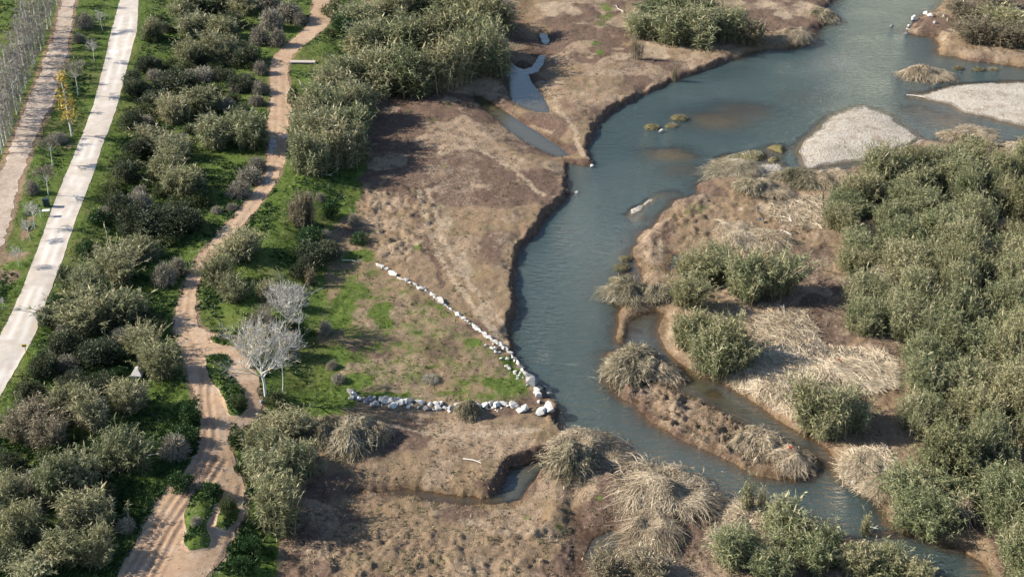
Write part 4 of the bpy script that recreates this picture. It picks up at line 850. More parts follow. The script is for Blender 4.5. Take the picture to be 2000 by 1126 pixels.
# the thicket along the right side of the photo
TH = gpoly([(1685, 345), (1780, 315), (1900, 312), (1990, 322), (2120, 330), (2170, 700), (2200, 1200), (2000, 1200), (1940, 1110), (1870, 1058), (1775, 1022), (1742, 975), (1770, 880), (1772, 770), (1780, 712), (1690, 672), (1656, 635), (1690, 570), (1668, 488), (1632, 470), (1622, 420), (1650, 370)])
rg = random.Random(3); pts = []
lo = TH.min(0); hi = TH.max(0)
for _ in range(9000):
    x = rg.uniform(lo[0], hi[0]); y = rg.uniform(lo[1], hi[1])
    if all((x - a) ** 2 + (y - b) ** 2 > 4.3 ** 2 for a, b in pts): pts.append((x, y))
PA = np.array(pts); ins = sdpoly(PA[:, 0], PA[:, 1], TH)
def tlabel(u, v, s_, tall, mt):
    lv = 'below the gravel bar' if v < 400 else 'level with the bare clearing' if v < 560 else 'level with the straw heap' if v < 740 else 'level with the island' if v < 900 else 'above the river exit' if v < 1040 else 'at the bottom edge'
    dp = 'rim of the thicket' if s_ < 2.2 else 'photo edge side of the thicket' if u > 1930 else 'heart of the thicket' if u > 1830 else 'inner side of the thicket'
    return f"{'tall' if tall > 1.08 else 'low' if tall < .88 else 'middling'} {'grey green' if mt is G_ else 'olive tinged'} reed clump {lv}, {dp}"
for (x, y), s_ in zip(pts, ins):
    if s_ < 0 or field_at(sdW, np.array([x]), np.array([y]))[0] > -0.25: continue
    u = x / (y * CP + (CAM_H - 4) * SP) * FPX + 1000; dv = y * CP + (CAM_H - 3) * SP; v_ = 563 - FPX * (y * SP - (CAM_H - 3) * CP) / dv
    if u > 2075: continue
    if RND.random() < 0.03 and s_ > 2: continue
    z = float(ground_z(x, y)[0]); q = RND.uniform(0.8, 1.2); v = BILLOW[RND.randrange(len(BILLOW))]; tall = RND.uniform(0.7, 1.35) if s_ > 2.0 else RND.uniform(.6, .95); mt = RND.choice([G_, G_, O_])
    thing('reed_clump', v, tlabel(u, v_, s_, tall, mt), 'reeds', 'reeds of the dense thicket', (x, y, z - 0.05), RND.uniform(0, 6.28),
          (q, q, tall), {'leaves': mt}, (RND.uniform(-.16, .16), RND.uniform(-.12, .2)))
# sparse upright tufts
for row in [(1245, 118, 26, 52, 'thin upright tuft of dry stalks on the flats below the upper river reeds'), (1318, 160, 16, 36, 'small pale stalk tuft standing at the water edge'), (1466, 1018, 50, 92, 'tall feathery reed tuft rising over the river narrows'),
            (1492, 1015, 40, 66, 'thin wispy reed tuft beside the tall feathery one'), (1690, 1052, 40, 46, 'single leaning reed spray over the river narrows'), (380, 445, 36, 36, 'thin pale stalk tuft at the dirt path edge by the dark hollow'), (600, 560, 30, 40, 'few bare stalks below the dark bush on the bank'), (1940, 285, 60, 26, 'wispy pale stalks at the channel beside the thicket')]:
    plant('reed_tuft', TALL, row, 'reeds', None, 1.6, 4.6, {'leaves': L_DRY if row[0] not in (1466, 1492, 1690) else L_OLIVE}, 1.0, 1.2)

# ------------------------------------------------------------------ bent and fallen reeds: root x, root y, reach px, height m, direction (deg, 0 = right, 90 = away; None = all round), look, label
MP = [(1552, 72, 52, 2.4, -110, L_STRAW, 'shaggy fallen reed mop draping into the upper river'), (1604, 34, 40, 2.6, -40, L_STRAWG, 'green topped reed mop at the upper river point'), (1440, 340, 92, 1.9, 200, L_STRAWG, 'combed over reed mop pointing into the river by the pebble bars'),
      (1556, 352, 52, 2.0, None, L_STRAWG, 'dark tangled reed mop just below the large gravel bar'), (1602, 352, 48, 1.5, -70, L_STRAW, 'reddish drooping reed mop against the thicket corner'), (1500, 372, 66, 1.8, -60, L_STRAW, 'pale reed mop arching over the mud below the round pebble bar'), (1470, 372, 40, 2.2, None, L_STRAWG, 'small greenish reed mop beside the pale arching mop'),
      (1440, 462, 80, 2.2, -80, L_STRAW, 'wide dry reed mop behind the mid river point'), (1500, 470, 64, 1.6, -40, L_STRAW, 'straw coloured reeds spilling toward the bare brown clearing'), (1226, 566, 56, 2.0, -90, L_STRAWG, 'drowned reed mop hanging over the side pool mouth'), (1214, 572, 48, 1.3, 190, L_STRAWG, 'reed arm reaching into the river from the drowned mop'), (1285, 575, 44, 1.8, -100, L_STRAWG, 'reed fringe over the dark corner of the side pool'),
      (1238, 716, 66, 2.9, None, L_STRAWG, 'big shaggy reed mop on the upstream end of the island'), (1278, 728, 56, 2.2, -30, L_STRAW, 'grey reed mop spilling off the shaggy one on the island'), (1452, 868, 40, 1.6, -120, L_STRAW, 'reed mop hanging down the island bank toward the river'), (1486, 866, 66, 2.0, -70, L_STRAW, 'broad dry reed mop near the downstream end of the island'), (1540, 898, 60, 1.7, -60, L_STRAW, 'last tangled reed mop at the island tip'),
      (1118, 906, 62, 2.4, None, L_STRAWG, 'dome of bent reeds at the creek mouth'), (1126, 898, 104, 2.8, 20, L_STRAW, 'pale reed plumes blown over the river at the creek mouth'), (1286, 965, 150, 3.6, -95, L_STRAW, 'great fallen reed heap fanning toward the viewer'), (1296, 975, 116, 3.0, -30, L_STRAW, 'fallen reeds sweeping from the great heap to the river'), (1268, 1040, 104, 2.2, -80, L_STRAW, 'lower tier of the great fallen reed heap'),
      (1470, 1022, 84, 1.6, None, L_STRAW, 'loose straw tangle at the foot of the feathery tuft'), (1430, 1052, 76, 1.2, -120, L_STRAW, 'straw slope between the great heap and the near reeds'), (914, 808, 34, 2.2, None, L_STRAWG, 'small drooping reed mop under the stone row'), (690, 850, 76, 2.6, -100, L_STRAWG, 'grey drooping reed curtain on the bank below the plane tree'), (735, 848, 44, 2.0, -40, L_STRAW, 'yellow tipped reeds at the end of the grey reed curtain'), (640, 846, 50, 2.4, -110, L_STRAWG, 'grey reed curtain next to the creek head reeds'),
      (1796, 150, 36, 2.2, None, L_STRAW, 'isolated reed tussock in the upper river with upright stalks'), (1815, 150, 54, 1.5, -20, L_STRAW, 'flattened side of the isolated river tussock'), (1868, 272, 40, 1.5, None, L_STRAW, 'dry reed tussock in the channel above the thicket'), (1896, 262, 52, 1.1, 10, L_STRAW, 'bleached reeds trailing from the channel tussock'),
      (1690, 905, 60, 1.2, -110, L_STRAW, 'brown bramble tangle on the bank below the straw heap'), (1720, 950, 56, 1.3, -120, L_STRAW, 'dry reed skirt along the bank facing the island tip'), (1640, 345, 40, 1.3, -60, L_STRAW, 'fallen stalks at the upper corner of the thicket'), (1870, 1000, 70, 2.4, 100, L_STRAW, 'splayed bare stalks in the thicket hollow near the river'), (1745, 560, 80, 3.4, 90, L_STRAWG, 'splayed reed fan on the thicket rim beside the clearing'), (1800, 985, 66, 1.6, -110, L_STRAW, 'bleached reeds hanging over the river below the thicket hollow'), (1985, 292, 50, 1.2, -60, L_STRAW, 'pale fallen reeds at the photo edge below the gravel spit')]
for i, (px, py, rp, hm, dr, mt, lab) in enumerate(MP):
    x, y, z = on_ground(px, py); z = max(float(ground_z(x, y)[0]), 0.15); s = scale_at(x, y, z); r = rp / s / 2.5
    v = MROUND[i % 3] if dr is None else MFAN[i % 3]; hz = hm / 1.6 * (.68 if dr is None else .56)
    if r > 1.7: v = MRB[i % 2] if dr is None else MFB[i % 3]; r *= 2.5 / 6.0; hz = hm / 2.6 * (.68 if dr is None else .56)
    thing('fallen_reeds', v, lab, 'reeds', None, (x, y, z - 0.1), RND.uniform(0, 6.28) if dr is None else R(dr), (r * RND.uniform(.95, 1.2), r * RND.uniform(.85, 1.05), hz), {'dead_leaves': mt, 'canes': mt})

# flattened straw heap
def heap_mesh(poly, n, seed, L=(1.0, 2.4), dirs=(-2.4, -0.6)):
    rng = np.random.default_rng(seed); lo_ = poly.min(0); hi_ = poly.max(0); P = []
    while len(P) < n:
        q = rng.uniform(lo_, hi_, (n, 2)); q = q[sdpoly(q[:, 0], q[:, 1], poly) > -0.4]; P.extend(q.tolist())
    P = np.array(P[:n]); a = rng.uniform(dirs[0], dirs[1], n) + (fbm(P[:, 0], P[:, 1], 4.0, 2, seed) - 0.5) * 4.0; l = rng.uniform(*L, n)
    t = np.linspace(-0.5, 0.5, 4); X = P[:, 0:1] + np.cos(a)[:, None] * l[:, None] * t; Y = P[:, 1:2] + np.sin(a)[:, None] * l[:, None] * t
    Z = np.maximum(ground_z(X.ravel(), Y.ravel()).reshape(X.shape), 0.02); Z = Z.mean(1, keepdims=True) * 0.5 + Z * 0.5 + rng.uniform(0.03, 0.3, (n, 1)) + rng.normal(size=(n, 1)) * 0.12 * t
    acc = Acc(); acc.ribbons(np.stack([X, Y, Z], -1), np.array([[.03, .04, .035, .02]]) * rng.uniform(0.7, 1.4, (n, 1)), np.clip(rng.normal(0.82, 0.2, n), 0, 1), rng)
    return acc
for poly, n, sd2, lab, kw in [([(1428, 735), (1450, 712), (1500, 690), (1600, 684), (1735, 694), (1742, 755), (1690, 770), (1640, 750), (1575, 755), (1560, 810), (1505, 778)], 12000, 5, 'broad bleached straw heap of flattened reeds beside the narrow side channel', {}),
                              ([(1490, 612), (1560, 608), (1595, 650), (1600, 685), (1500, 690), (1470, 660)], 2600, 6, 'grey tangle of dead reed stalks above the bleached straw heap', {'dirs': (-3.1, 3.1)}),
                              ([(1650, 890), (1735, 870), (1740, 960), (1690, 950), (1645, 920)], 1500, 7, 'brown litter of dead stalks on the bank across from the island tip', {'dirs': (-3.1, 3.1)}),
                              ([(1520, 395), (1605, 385), (1610, 440), (1560, 450), (1500, 420)], 1300, 8, 'scatter of dead stalks on mud below the arching mops', {'dirs': (-3.1, 3.1)})]:
    acc = heap_mesh(gpoly(poly), n, sd2, **kw); o = mk_obj('straw_heap', acc.mesh('straw_heap', L_STRAW)); tag(o, lab, 'straw', kind='stuff')
# ------------------------------------------------------------------ shrubs
GS = [(163, 58, 46, 40, 'brown grey bush between farm track and white road near the top'), (152, 84, 30, 22, 'small grey bush just below the brown one near the farm track'), (560, 44, 70, 46, 'pale grey twiggy shrub at the top inside of the path bend'), (585, 52, 38, 32, 'small pale shrub touching the dirt path at its top bend'), (528, 62, 60, 50, 'grey twiggy shrub left of the top path bend'), (540, 92, 46, 42, 'pale shrub beside the path bend, nearest the track'), (506, 92, 50, 46, 'grey shrub second back from the path bend'),
      (508, 148, 36, 34, 'pale round shrub opposite the concrete slab'), (506, 186, 38, 34, 'pale round shrub below the one opposite the slab'), (500, 208, 40, 28, 'low pale shrub above the bushy puddle clump'), (500, 335, 46, 34, 'pale grey shrub on the path verge below the puddle, upper of three'), (485, 362, 62, 44, 'pale grey shrub on the path verge below the puddle, middle of three'), (465, 388, 56, 44, 'pale grey shrub on the path verge below the puddle, lowest of three'), (422, 418, 30, 18, 'low bleached grass tussock by the path verge'), (452, 412, 30, 18, 'second bleached grass tussock by the path verge'),
      (270, 415, 60, 50, 'grey brown twiggy bush on the rim of the dark hollow'), (320, 562, 56, 56, 'brown dead looking bush across from the reed bend'), (345, 540, 46, 44, 'brown low bush beside the narrow path'), (338, 902, 76, 60, 'rounded grey green shrub at the verge of the wide path'), (243, 1042, 48, 34, 'low grey shrub beside the ruts'), (382, 1028, 28, 24, 'tiny grey shrub on the grassy path island'), (480, 22, 60, 40, 'grey shrub at the top edge near the dirt path'), (525, 20, 60, 40, 'grey shrub at the top edge next to the path bend'), (690, 445, 30, 34, 'pinkish dead bush at the foot of the green bank'), (636, 470, 30, 26, 'small rusty bush on the green bank'), (625, 395, 24, 22, 'small reddish bush beside the brown reed clump'), (110, 282, 50, 28, 'dry bush by the farm track below the yellow tree'), (62, 382, 32, 36, 'dark leaning bush beside the farm track'), (300, 160, 46, 30, 'greyish scrub by the shady hollow near the white road'), (395, 160, 60, 36, 'grey brown scrub below the wide double clump'), (440, 120, 40, 26, 'reddish grey scrub in the upper shady hollow'),
      (635, 655, 34, 34, 'dead grey weeds at the foot of the bank behind the plane trees'), (648, 722, 30, 22, 'small dead weed clump on the meadow edge, upper'), (660, 750, 36, 24, 'small dead weed clump on the meadow edge, lower'), (840, 748, 46, 14, 'flat grey weed patch in the middle of the triangular meadow'), (560, 700, 60, 60, 'leafless grey shrub beneath the bare plane trees'), (505, 660, 70, 60, 'fuzzy grey shrub behind the bare plane trees')]
for row in GS: plant('twiggy_shrub', GREY, row, 'shrub', None, 1.45, 1.75, {'twigs': L_TWIGB, 'sprigs': L_GREY} if row[1] % 3 else {'twigs': L_GREY, 'sprigs': L_GREY}, 1.0, 0.5)
DS = [(300, 470, 110, 66, 'large dark bush filling the hollow beside the white road'), (348, 462, 96, 66, 'large dark bush filling the hollow nearer the dirt path'), (255, 452, 70, 60, 'dark bush on the road side of the hollow'), (230, 420, 60, 46, 'green black bush along the road verge above the hollow'), (285, 145, 56, 40, 'dark green bush beside the small round tree'), (262, 190, 60, 40, 'dark bush on the verge below the small round tree'), (340, 178, 90, 48, 'dark scrubby bush under the wide double clump'), (300, 215, 70, 46, 'dark bush right of the verge level with the yellow tree'), (255, 258, 56, 48, 'dark bush at the road verge below the yellow tree level'), (268, 310, 60, 46, 'dark bush between verge and tall pale clumps, upper'), (250, 360, 66, 52, 'dark bush between verge and tall pale clumps, lower'),
      (612, 520, 80, 56, 'blackish bush on the bank edge above the meadow'), (640, 505, 56, 40, 'blackish bush spilling onto the flats'), (590, 545, 56, 44, 'blackish bush behind the bare plane trees'), (185, 722, 100, 66, 'dark tangled bush left of the concrete block'), (130, 700, 80, 60, 'dark tangled bush nearest the yellow sign'), (85, 740, 60, 60, 'dark bush below the yellow sign'), (60, 800, 60, 60, 'dark bush at the road verge under the yellow sign'), (140, 765, 64, 46, 'dark bush between sign and lower thicket'), (90, 640, 46, 44, 'dark verge bush above the yellow sign'), (130, 560, 46, 46, 'dark verge bush beside the long thicket'),
      (380, 30, 60, 40, 'dark bush under the top edge reeds'), (450, 60, 60, 40, 'dark bush filling the gap in the upper shady hollow'), (475, 130, 70, 50, 'dark bush in the shady hollow opposite the slab'), (470, 180, 60, 44, 'dark green bush in the shady hollow above the puddle clump'), (20, 930, 60, 60, 'dark bush at the photo edge between grey reeds and corner'), (70, 1000, 60, 46, 'dark bush in the gap of the bottom corner thicket'), (205, 985, 56, 40, 'dark bush between round clump and arching clump'), (1150, 20, 10, 10, '')]
for row in DS:
    if row[4]: plant('dark_bush', DARK, row, 'bush', None, 1.75, 2.1, None, 1.1, 0.7)
SS_ = [(245, 330, 50, 34, 'green scrub on the verge across the road from the small bare tree'), (215, 385, 46, 34, 'green scrub on the verge across from the dark box'), (190, 440, 46, 36, 'green scrub on the verge across from the white panel'), (170, 500, 46, 36, 'leafy scrub at the road verge above the long thicket'), (110, 610, 46, 40, 'leafy scrub at the road verge beside the long thicket'), (655, 35, 60, 36, 'leafy weeds beside the path at the top edge'), (672, 66, 56, 40, 'leafy weeds between dirt path and big upper stand'), (645, 72, 30, 20, 'small leafy weed mound on the path bend verge'), (370, 830, 46, 46, 'dark leafy cover along the wide path, upper'), (360, 872, 56, 44, 'dark leafy cover along the wide path, lower'), (462, 880, 34, 46, 'leafy cover on the far side of the wide path'), (470, 930, 30, 36, 'leafy cover below the reed clumps at the wide path'), (352, 962, 60, 46, 'leafy ground cover where the path widens'), (465, 800, 34, 30, 'leafy mound at the end of the upper path island'), (410, 965, 44, 28, 'leafy mound at the head of the lower path island'),
       (445, 1010, 36, 46, 'leafy mound on the small path island'), (490, 1085, 50, 40, 'green weeds at the path by the bottom edge'), (470, 1120, 50, 40, 'green weeds cut by the bottom edge'), (228, 738, 40, 24, 'round dry green tussock left of the concrete block'), (575, 205, 30, 40, 'leafy weeds below the concrete slab'), (640, 430, 40, 40, 'green weeds on the bank below the lone brown clump'), (700, 478, 40, 26, 'green weed mound at the head of the boulder line'), (570, 660, 60, 50, 'dark green undergrowth behind the plane trees'), (535, 790, 50, 26, 'undergrowth at the foot of the white plane tree'), (600, 480, 60, 40, 'green bramble on the bank above the meadow'), (1350, 545, 30, 20, 'low green weed at the mid river point')]
for row in SS_: plant('leafy_scrub', SCRUB, row, 'scrub', None, 1.75, 1.8, {'leaves': L_WEED if row[0] % 2 == 0 else L_SCRUB}, 1.1, 0.45)

# low scrub between the named bushes
FZ = gpoly([(290, 20), (520, 10), (500, 120), (480, 200), (500, 250), (480, 300), (420, 330), (400, 420), (370, 470), (300, 520), (330, 600), (320, 640), (240, 720), (330, 790), (330, 880), (290, 960), (230, 1000), (230, 1090), (0, 1110), (10, 830), (70, 700), (110, 560), (190, 440), (240, 300), (265, 180)])
rg = random.Random(12); pts2 = []; lo = FZ.min(0); hi = FZ.max(0)
for _ in range(5000):
    x = rg.uniform(lo[0], hi[0]); y = rg.uniform(lo[1], hi[1])
    if all((x - a) ** 2 + (y - b) ** 2 > 3.0 ** 2 for a, b in pts2): pts2.append((x, y))
P2 = np.array(pts2); in2 = sdpoly(P2[:, 0], P2[:, 1], FZ); nz2 = fbm(P2[:, 0], P2[:, 1], 9.0, 2, 71)
for (x, y), s_, q in zip(pts2, in2, nz2):
    if s_ < 0.5 or q < 0.42 or field_at(path_sd, np.array([x]), np.array([y]))[0] > -2 or field_at(road_sd, np.array([x]), np.array([y]))[0] > -3: continue
    z = float(ground_z(x, y)[0]); k = rg.random(); sc = rg.uniform(.7, 1.25)
    V_, nm, lab = (DARK, 'dark_bush', 'low dark bush filling the gaps between reed clumps and path') if k < .25 else (SCRUB, 'leafy_scrub', 'low olive scrub filling the gaps between reed clumps and path') if k < .7 else (GREY, 'twiggy_shrub', 'low grey shrub filling the gaps between reed clumps and path')
    dv = y * CP + (CAM_H - 3) * SP; v_ = 563 - FPX * (y * SP - (CAM_H - 3) * CP) / dv; rd = field_at(road_sd, np.array([x]), np.array([y]))[0] > field_at(path_sd, np.array([x]), np.array([y]))[0]
    lv = 'level with the concrete slab' if v_ < 150 else 'level with the yellow tree' if v_ < 270 else 'level with the path puddle' if v_ < 340 else 'by the dark hollow' if v_ < 520 else 'beside the long thicket' if v_ < 680 else 'near the concrete block' if v_ < 840 else 'in the lower thicket'
    lab = f"{'big' if sc > 1.05 else 'small' if sc < .88 else 'middling'} {nm.replace('_', ' ')} {lv}, on the {'road' if rd else 'path'} side between reed clumps"
    thing(nm, V_[rg.randrange(3)], lab, 'shrub', nm.replace('_', ' ') + ' filling gaps between reeds and path', (x, y, z - .05), rg.uniform(0, 6.28), (sc * 1.1, sc * 1.1, sc * rg.uniform(.7, 1.1)))

# ------------------------------------------------------------------ trees
PLANE = tree_mesh(101, 9.3, 2.4, 3.7, 17, (7, 6, 4), 0.18, 0.42, L_BARK, L_TWIG, L_YELLOW, 420, 0.17)
PLANE2 = tree_mesh(102, 7.2, 1.6, 3.2, 15, (7, 6, 4), 0.16, 0.4, L_BARK, L_TWIG)
SLIM = tree_mesh(103, 6.0, 3.0, 1.3, 8, (4, 4), 0.07, 0.6, L_BARK, L_TWIG)
GREYT = tree_mesh(104, 6.0, 1.2, 2.4, 12, (6, 5, 4), 0.11, 0.5, L_TWIGB, L_TWIGB)
LOLLY = tree_mesh(105, 4.6, 2.1, 1.5, 10, (5, 5, 3), 0.075, 0.5, L_BARK, L_TWIGB, L_DRYG, 220, 0.12)
LOLLY2 = tree_mesh(106, 4.2, 1.8, 1.3, 9, (5, 4, 3), 0.07, 0.5, L_BARK, L_TWIG, L_DRYG, 120, 0.12)
YELL = poplar_mesh(107, 9.0, 900, L_YELLOW, 1.7, 1.3)
ROUND = shrub_mesh(108, L_DARK, 40, 110, 1.3, 2.4, 0.16)
def tree(px, py, hpx, H0, parts, label, name='bare_tree', cat='tree', group=None, wide=1.0):
    x, y, z = on_ground(px, py); s = scale_at(x, y, z); el = math.atan2(CAM_H - z, y); h = hpx / s / math.cos(el)
    return thing(name, parts, label, cat, group, (x, y, z - 0.03), RND.uniform(0, 6.28), (h / H0 * wide, h / H0 * wide, h / H0))
tree(520, 776, 143, 9.3, PLANE, 'white barked bare plane tree with last yellow leaves beside the path fork', 'plane_tree', wide=0.98)
tree(566, 648, 92, 7.2, PLANE2, 'pale leafless plane tree with fan crown on the green bank', 'plane_tree', wide=1.0)
tree(585, 674, 84, 6.0, SLIM, 'slender pale sapling in front of the fan crowned plane tree', 'sapling')
tree(553, 770, 96, 6.0, SLIM, 'slender sapling right of the white barked plane tree', 'sapling')
tree(520, 652, 58, 6.0, GREYT, 'hazy grey bare tree behind the white barked plane tree', wide=1.0)
tree(140, 266, 116, 9.0, YELL, 'slim yellow leaved tree on the verge of the white road', 'yellow_tree', wide=1.5)
tree(153, 185, 72, 4.6, LOLLY, 'bare round crowned sapling above the yellow tree', wide=1.15)
tree(201, 61, 42, 4.2, LOLLY2, 'uppermost bare sapling on the white road verge'); tree(185, 120, 46, 4.2, LOLLY2, 'second bare sapling from the top on the white road verge')
tree(103, 323, 62, 4.6, LOLLY, 'bare sapling on the verge below the yellow tree'); tree(95, 380, 60, 4.6, LOLLY, 'bare sapling with yellowish crown above the dark box', wide=1.15)
tree(69, 446, 56, 4.2, LOLLY2, 'thin bare sapling with dark stake below the white panel'); tree(60, 470, 44, 4.2, LOLLY2, 'small bare sapling by the pale worn patch of verge'); tree(38, 520, 40, 4.2, LOLLY2, 'smallest bare sapling low on the verge'); tree(6, 603, 22, 4.2, LOLLY2, 'tiny shrubby sapling at the photo edge beside the white road')
x, y, z = on_ground(262, 172); s = scale_at(x, y, z)
rt = Acc(); rt.tube([(0, 0, -0.1), (0.05, 0, 0.8), (0.02, 0.03, 1.6)], [0.12, 0.1, 0.07], 6, 0.5)
e = thing('evergreen_tree', [('trunk', rt.mesh('trunk', L_BARKD, True))], 'small dark round evergreen tree at the edge of the white road', 'tree', None, (x, y, z))
o = mk_obj('crown', ROUND[1], None, e, (0, 0, 0.9)); o.scale = (1.15, 1.15, 1.0)
POP = [poplar_mesh(s) for s in (111, 112, 113, 114)]
for k in range(22):
    f = k / 21; tree(103 - 101 * f + RND.uniform(-3, 3), 34 + 266 * f + RND.uniform(-3, 3), 84 * RND.uniform(0.85, 1.1) * (0.85 + 0.15 * f), 8.0, POP[k % 4], f'{ORD[21 - k]} bare poplar from the photo edge in the row beside the farm track', 'poplar', 'tree', 'bare poplars along the farm track', 2.0)
for k in range(17):
    f = k / 16; tree(72 - 76 * f + RND.uniform(-4, 4), 60 + 200 * f + RND.uniform(-4, 4), 84 * RND.uniform(0.85, 1.1), 8.0, POP[(k + 1) % 4], f'{ORD[16 - k]} bare poplar from the photo edge in the row on the field side', 'poplar', 'tree', 'bare poplars along the farm track', 2.0)
for k in range(3): tree(112 + k * 9 + RND.uniform(-3, 3), 12 - 22 * k, 76, 8.0, POP[k % 4], f'{ORD[k]} of the poplars at the top edge where the row leaves the photo', 'poplar', 'tree', 'bare poplars along the farm track', 2.0)

# ------------------------------------------------------------------ stones
def rockmat(name, a, b, c_):
    t = NT(name); n = t.noise(3.0, 6, 0.65); oi = t.n('ShaderNodeObjectInfo'); col = t.ramp(t.math('ADD', n, t.math('MULTIPLY', t.math('SUBTRACT', oi.outputs['Random'], 0.5), 0.35)), [(0.25, a), (0.5, b), (0.75, c_)])
    return t.done(t.bsdf(col, 0.9, t.bump(t.noise(9, 5, 0.7), 0.5, 0.06), 0.2))
M_ROCK = rockmat('pale_limestone', (.32, .31, .29), (.48, .47, .45), (.64, .63, .60)); M_ROCKG = rockmat('grey_stone', (.14, .14, .145), (.23, .23, .235), (.34, .335, .33))
M_TUS = earth('tussock', [(0.3, (.07, .06, .025)), (0.5, (.14, .125, .06)), (0.7, (.24, .205, .115))], 5.0, None, 1.0)
def rock_mesh(seed, n=15):
    rr_ = random.Random(seed); bm = bmesh.new()
    for _ in range(n):
        v = Vector((rr_.gauss(0, 1), rr_.gauss(0, 1), rr_.gauss(0, 1))).normalized(); bm.verts.new((v.x * rr_.uniform(.85, 1.1), v.y * rr_.uniform(.7, .95), v.z * rr_.uniform(.55, .8)))
    r = bmesh.ops.convex_hull(bm, input=bm.verts); bmesh.ops.delete(bm, geom=[v for v in bm.verts if not v.link_faces], context='VERTS')
    bmesh.ops.recalc_face_normals(bm, faces=bm.faces); me = bpy.data.meshes.new('stone'); bm.to_mesh(me); bm.free(); me.materials.append(M_ROCK); return me
ROCKS = [rock_mesh(s) for s in range(200, 208)]
def stone(name, px, py, size, parent=None, mat=None, sc=(1, 1, 1), rz=None, sink=0.25, label=None, cat=None):
    x, y, z = on_ground(px, py); o = bpy.data.objects.new(name, RND.choice(ROCKS)); COL.objects.link(o)
    o.location = (x, y, z + size * (0.45 - sink)); o.rotation_euler = (RND.uniform(-.3, .3), RND.uniform(-.3, .3), RND.uniform(0, 6.28) if rz is None else rz); o.scale = (size * sc[0], size * sc[1], size * sc[2])
    if mat: o.material_slots[0].link = 'OBJECT'; o.material_slots[0].material = mat
    if parent is not None: o.parent = parent; o.matrix_parent_inverse = parent.matrix_world.inverted()
    if label: tag(o, label, cat or 'rock')
    return o
def walk(line, step):
    P = np.array(line, float); seg = np.hypot(*(P[1:] - P[:-1]).T); cum = np.concatenate([[0], np.cumsum(seg)])
    return [(float(np.interp(d, cum, P[:, 0])), float(np.interp(d, cum, P[:, 1]))) for d in np.arange(0, cum[-1], step)]
def empty_at(name, px, py, label, cat):
    x, y, z = on_ground(px, py); e = bpy.data.objects.new(name, None); COL.objects.link(e); e.location = (x, y, z); bpy.context.view_layer.update(); return tag(e, label, cat)
e = empty_at('boulder_line', 830, 568, 'thin line of white boulders edging the meadow down to the river', 'boulders')
for k, (px, py) in enumerate(walk([(738, 516), (776, 541), (800, 552), (830, 566), (852, 583), (886, 608), (920, 632), (950, 656), (984, 679), (1000, 694), (1014, 713), (1028, 733), (1036, 742)], 6.0)):
    if k in (4, 7): continue
    stone('stone', px + RND.uniform(-1.5, 1.5), py + RND.uniform(-1.5, 1.5), RND.choice([.2, .27, .33, .4, .5]) * RND.uniform(.85, 1.15), e, None if RND.random() < .92 else M_ROCKG, (1.3, .9, .9), R(-40) + RND.uniform(-.6, .6), 0.2)
for k in range(26):
    f = RND.random(); stone('stone', 955 + 110 * f + RND.uniform(-8, 8), 668 + 118 * f + RND.uniform(0, 10), RND.uniform(0.15, 0.34), e)
e = empty_at('stone_row', 860, 795, 'broad low row of tumbled pale stones across the meadow foot', 'stones')
for px, py in walk([(686, 772), (705, 778), (730, 784), (770, 788), (820, 792), (860, 796), (920, 795), (990, 797), (1022, 798)], 6.0):
    for q in range(2 if px > 800 else 3):
        g_ = px < 735
        stone('stone', px + RND.uniform(-5, 5), py + RND.uniform(-8, 7), RND.choice([.16, .24, .32, .42, .55]) * RND.uniform(.85, 1.15), e, M_ROCKG if (g_ and RND.random() < .7) or RND.random() < .18 else None)
for px, py, sz, lab, m in [(1073, 800, .85, 'big white boulder at the river corner where both stone lines meet', None), (1058, 806, 0.7, 'grey boulder tucked against the big white one', None), (1040, 748, 0.85, 'flat dark grey slab of rock at the water edge', M_ROCKG), (1033, 738, 0.6, 'small dark rock above the flat grey slab', M_ROCKG), (1053, 756, 0.42, 'white topped rock in the water beside the slab', None), (1063, 757, 0.3, 'smaller white topped rock farther into the water', None), (1072, 772, 0.45, 'lone half sunk rock off the river corner', M_ROCKG), (1048, 762, 0.45, 'pale stone on the bank beside the meadow corner', None), (1052, 772, 0.5, 'pale stone just above the big white boulder', None), (1028, 797, 0.5, 'pale block ending the stone row', None), (1293, 259, 0.6, 'rounded white rock in mid river beside the mossy tussocks', None),
                        (1808, 29, 0.75, 'white rock at the stony point, farthest up', None), (1817, 33, 0.7, 'white rock on the stony point beside the farthest one', None), (1787, 38, 0.85, 'white flat rock off the stony point', None), (1775, 51, 0.4, 'small white rock in the shallows off the stony point', None), (1774, 59, 0.5, 'white rock at the lower shore of the stony point', None), (1742, 52, 0.35, 'lone dark rock farthest into the upper river', M_ROCKG), (1769, 66, 0.45, 'brown rock at the foot of the stony point', M_ROCKG), (1826, 46, 0.5, 'grey rock on the stony point near the reeds', M_ROCKG), (1843, 33, 0.4, 'pale rock inland on the stony point', None), (1665, 938, 0.35, 'small white stone at the shore across from the island tip', None), (1126, 376, 0.3, 'dark snag rock just off the cut bank', M_ROCKG), (1156, 322, 0.4, 'white stone on the tip of the flats', None), (130, 112, 0.5, 'white stone at the edge of the farm track', None), (512, 785, 0.3, 'grey stone at the foot of the plane tree', M_ROCKG)]:
    stone('rock', px, py, sz, None, m, (1, 1, 1), None, 0.15, lab, 'rock')
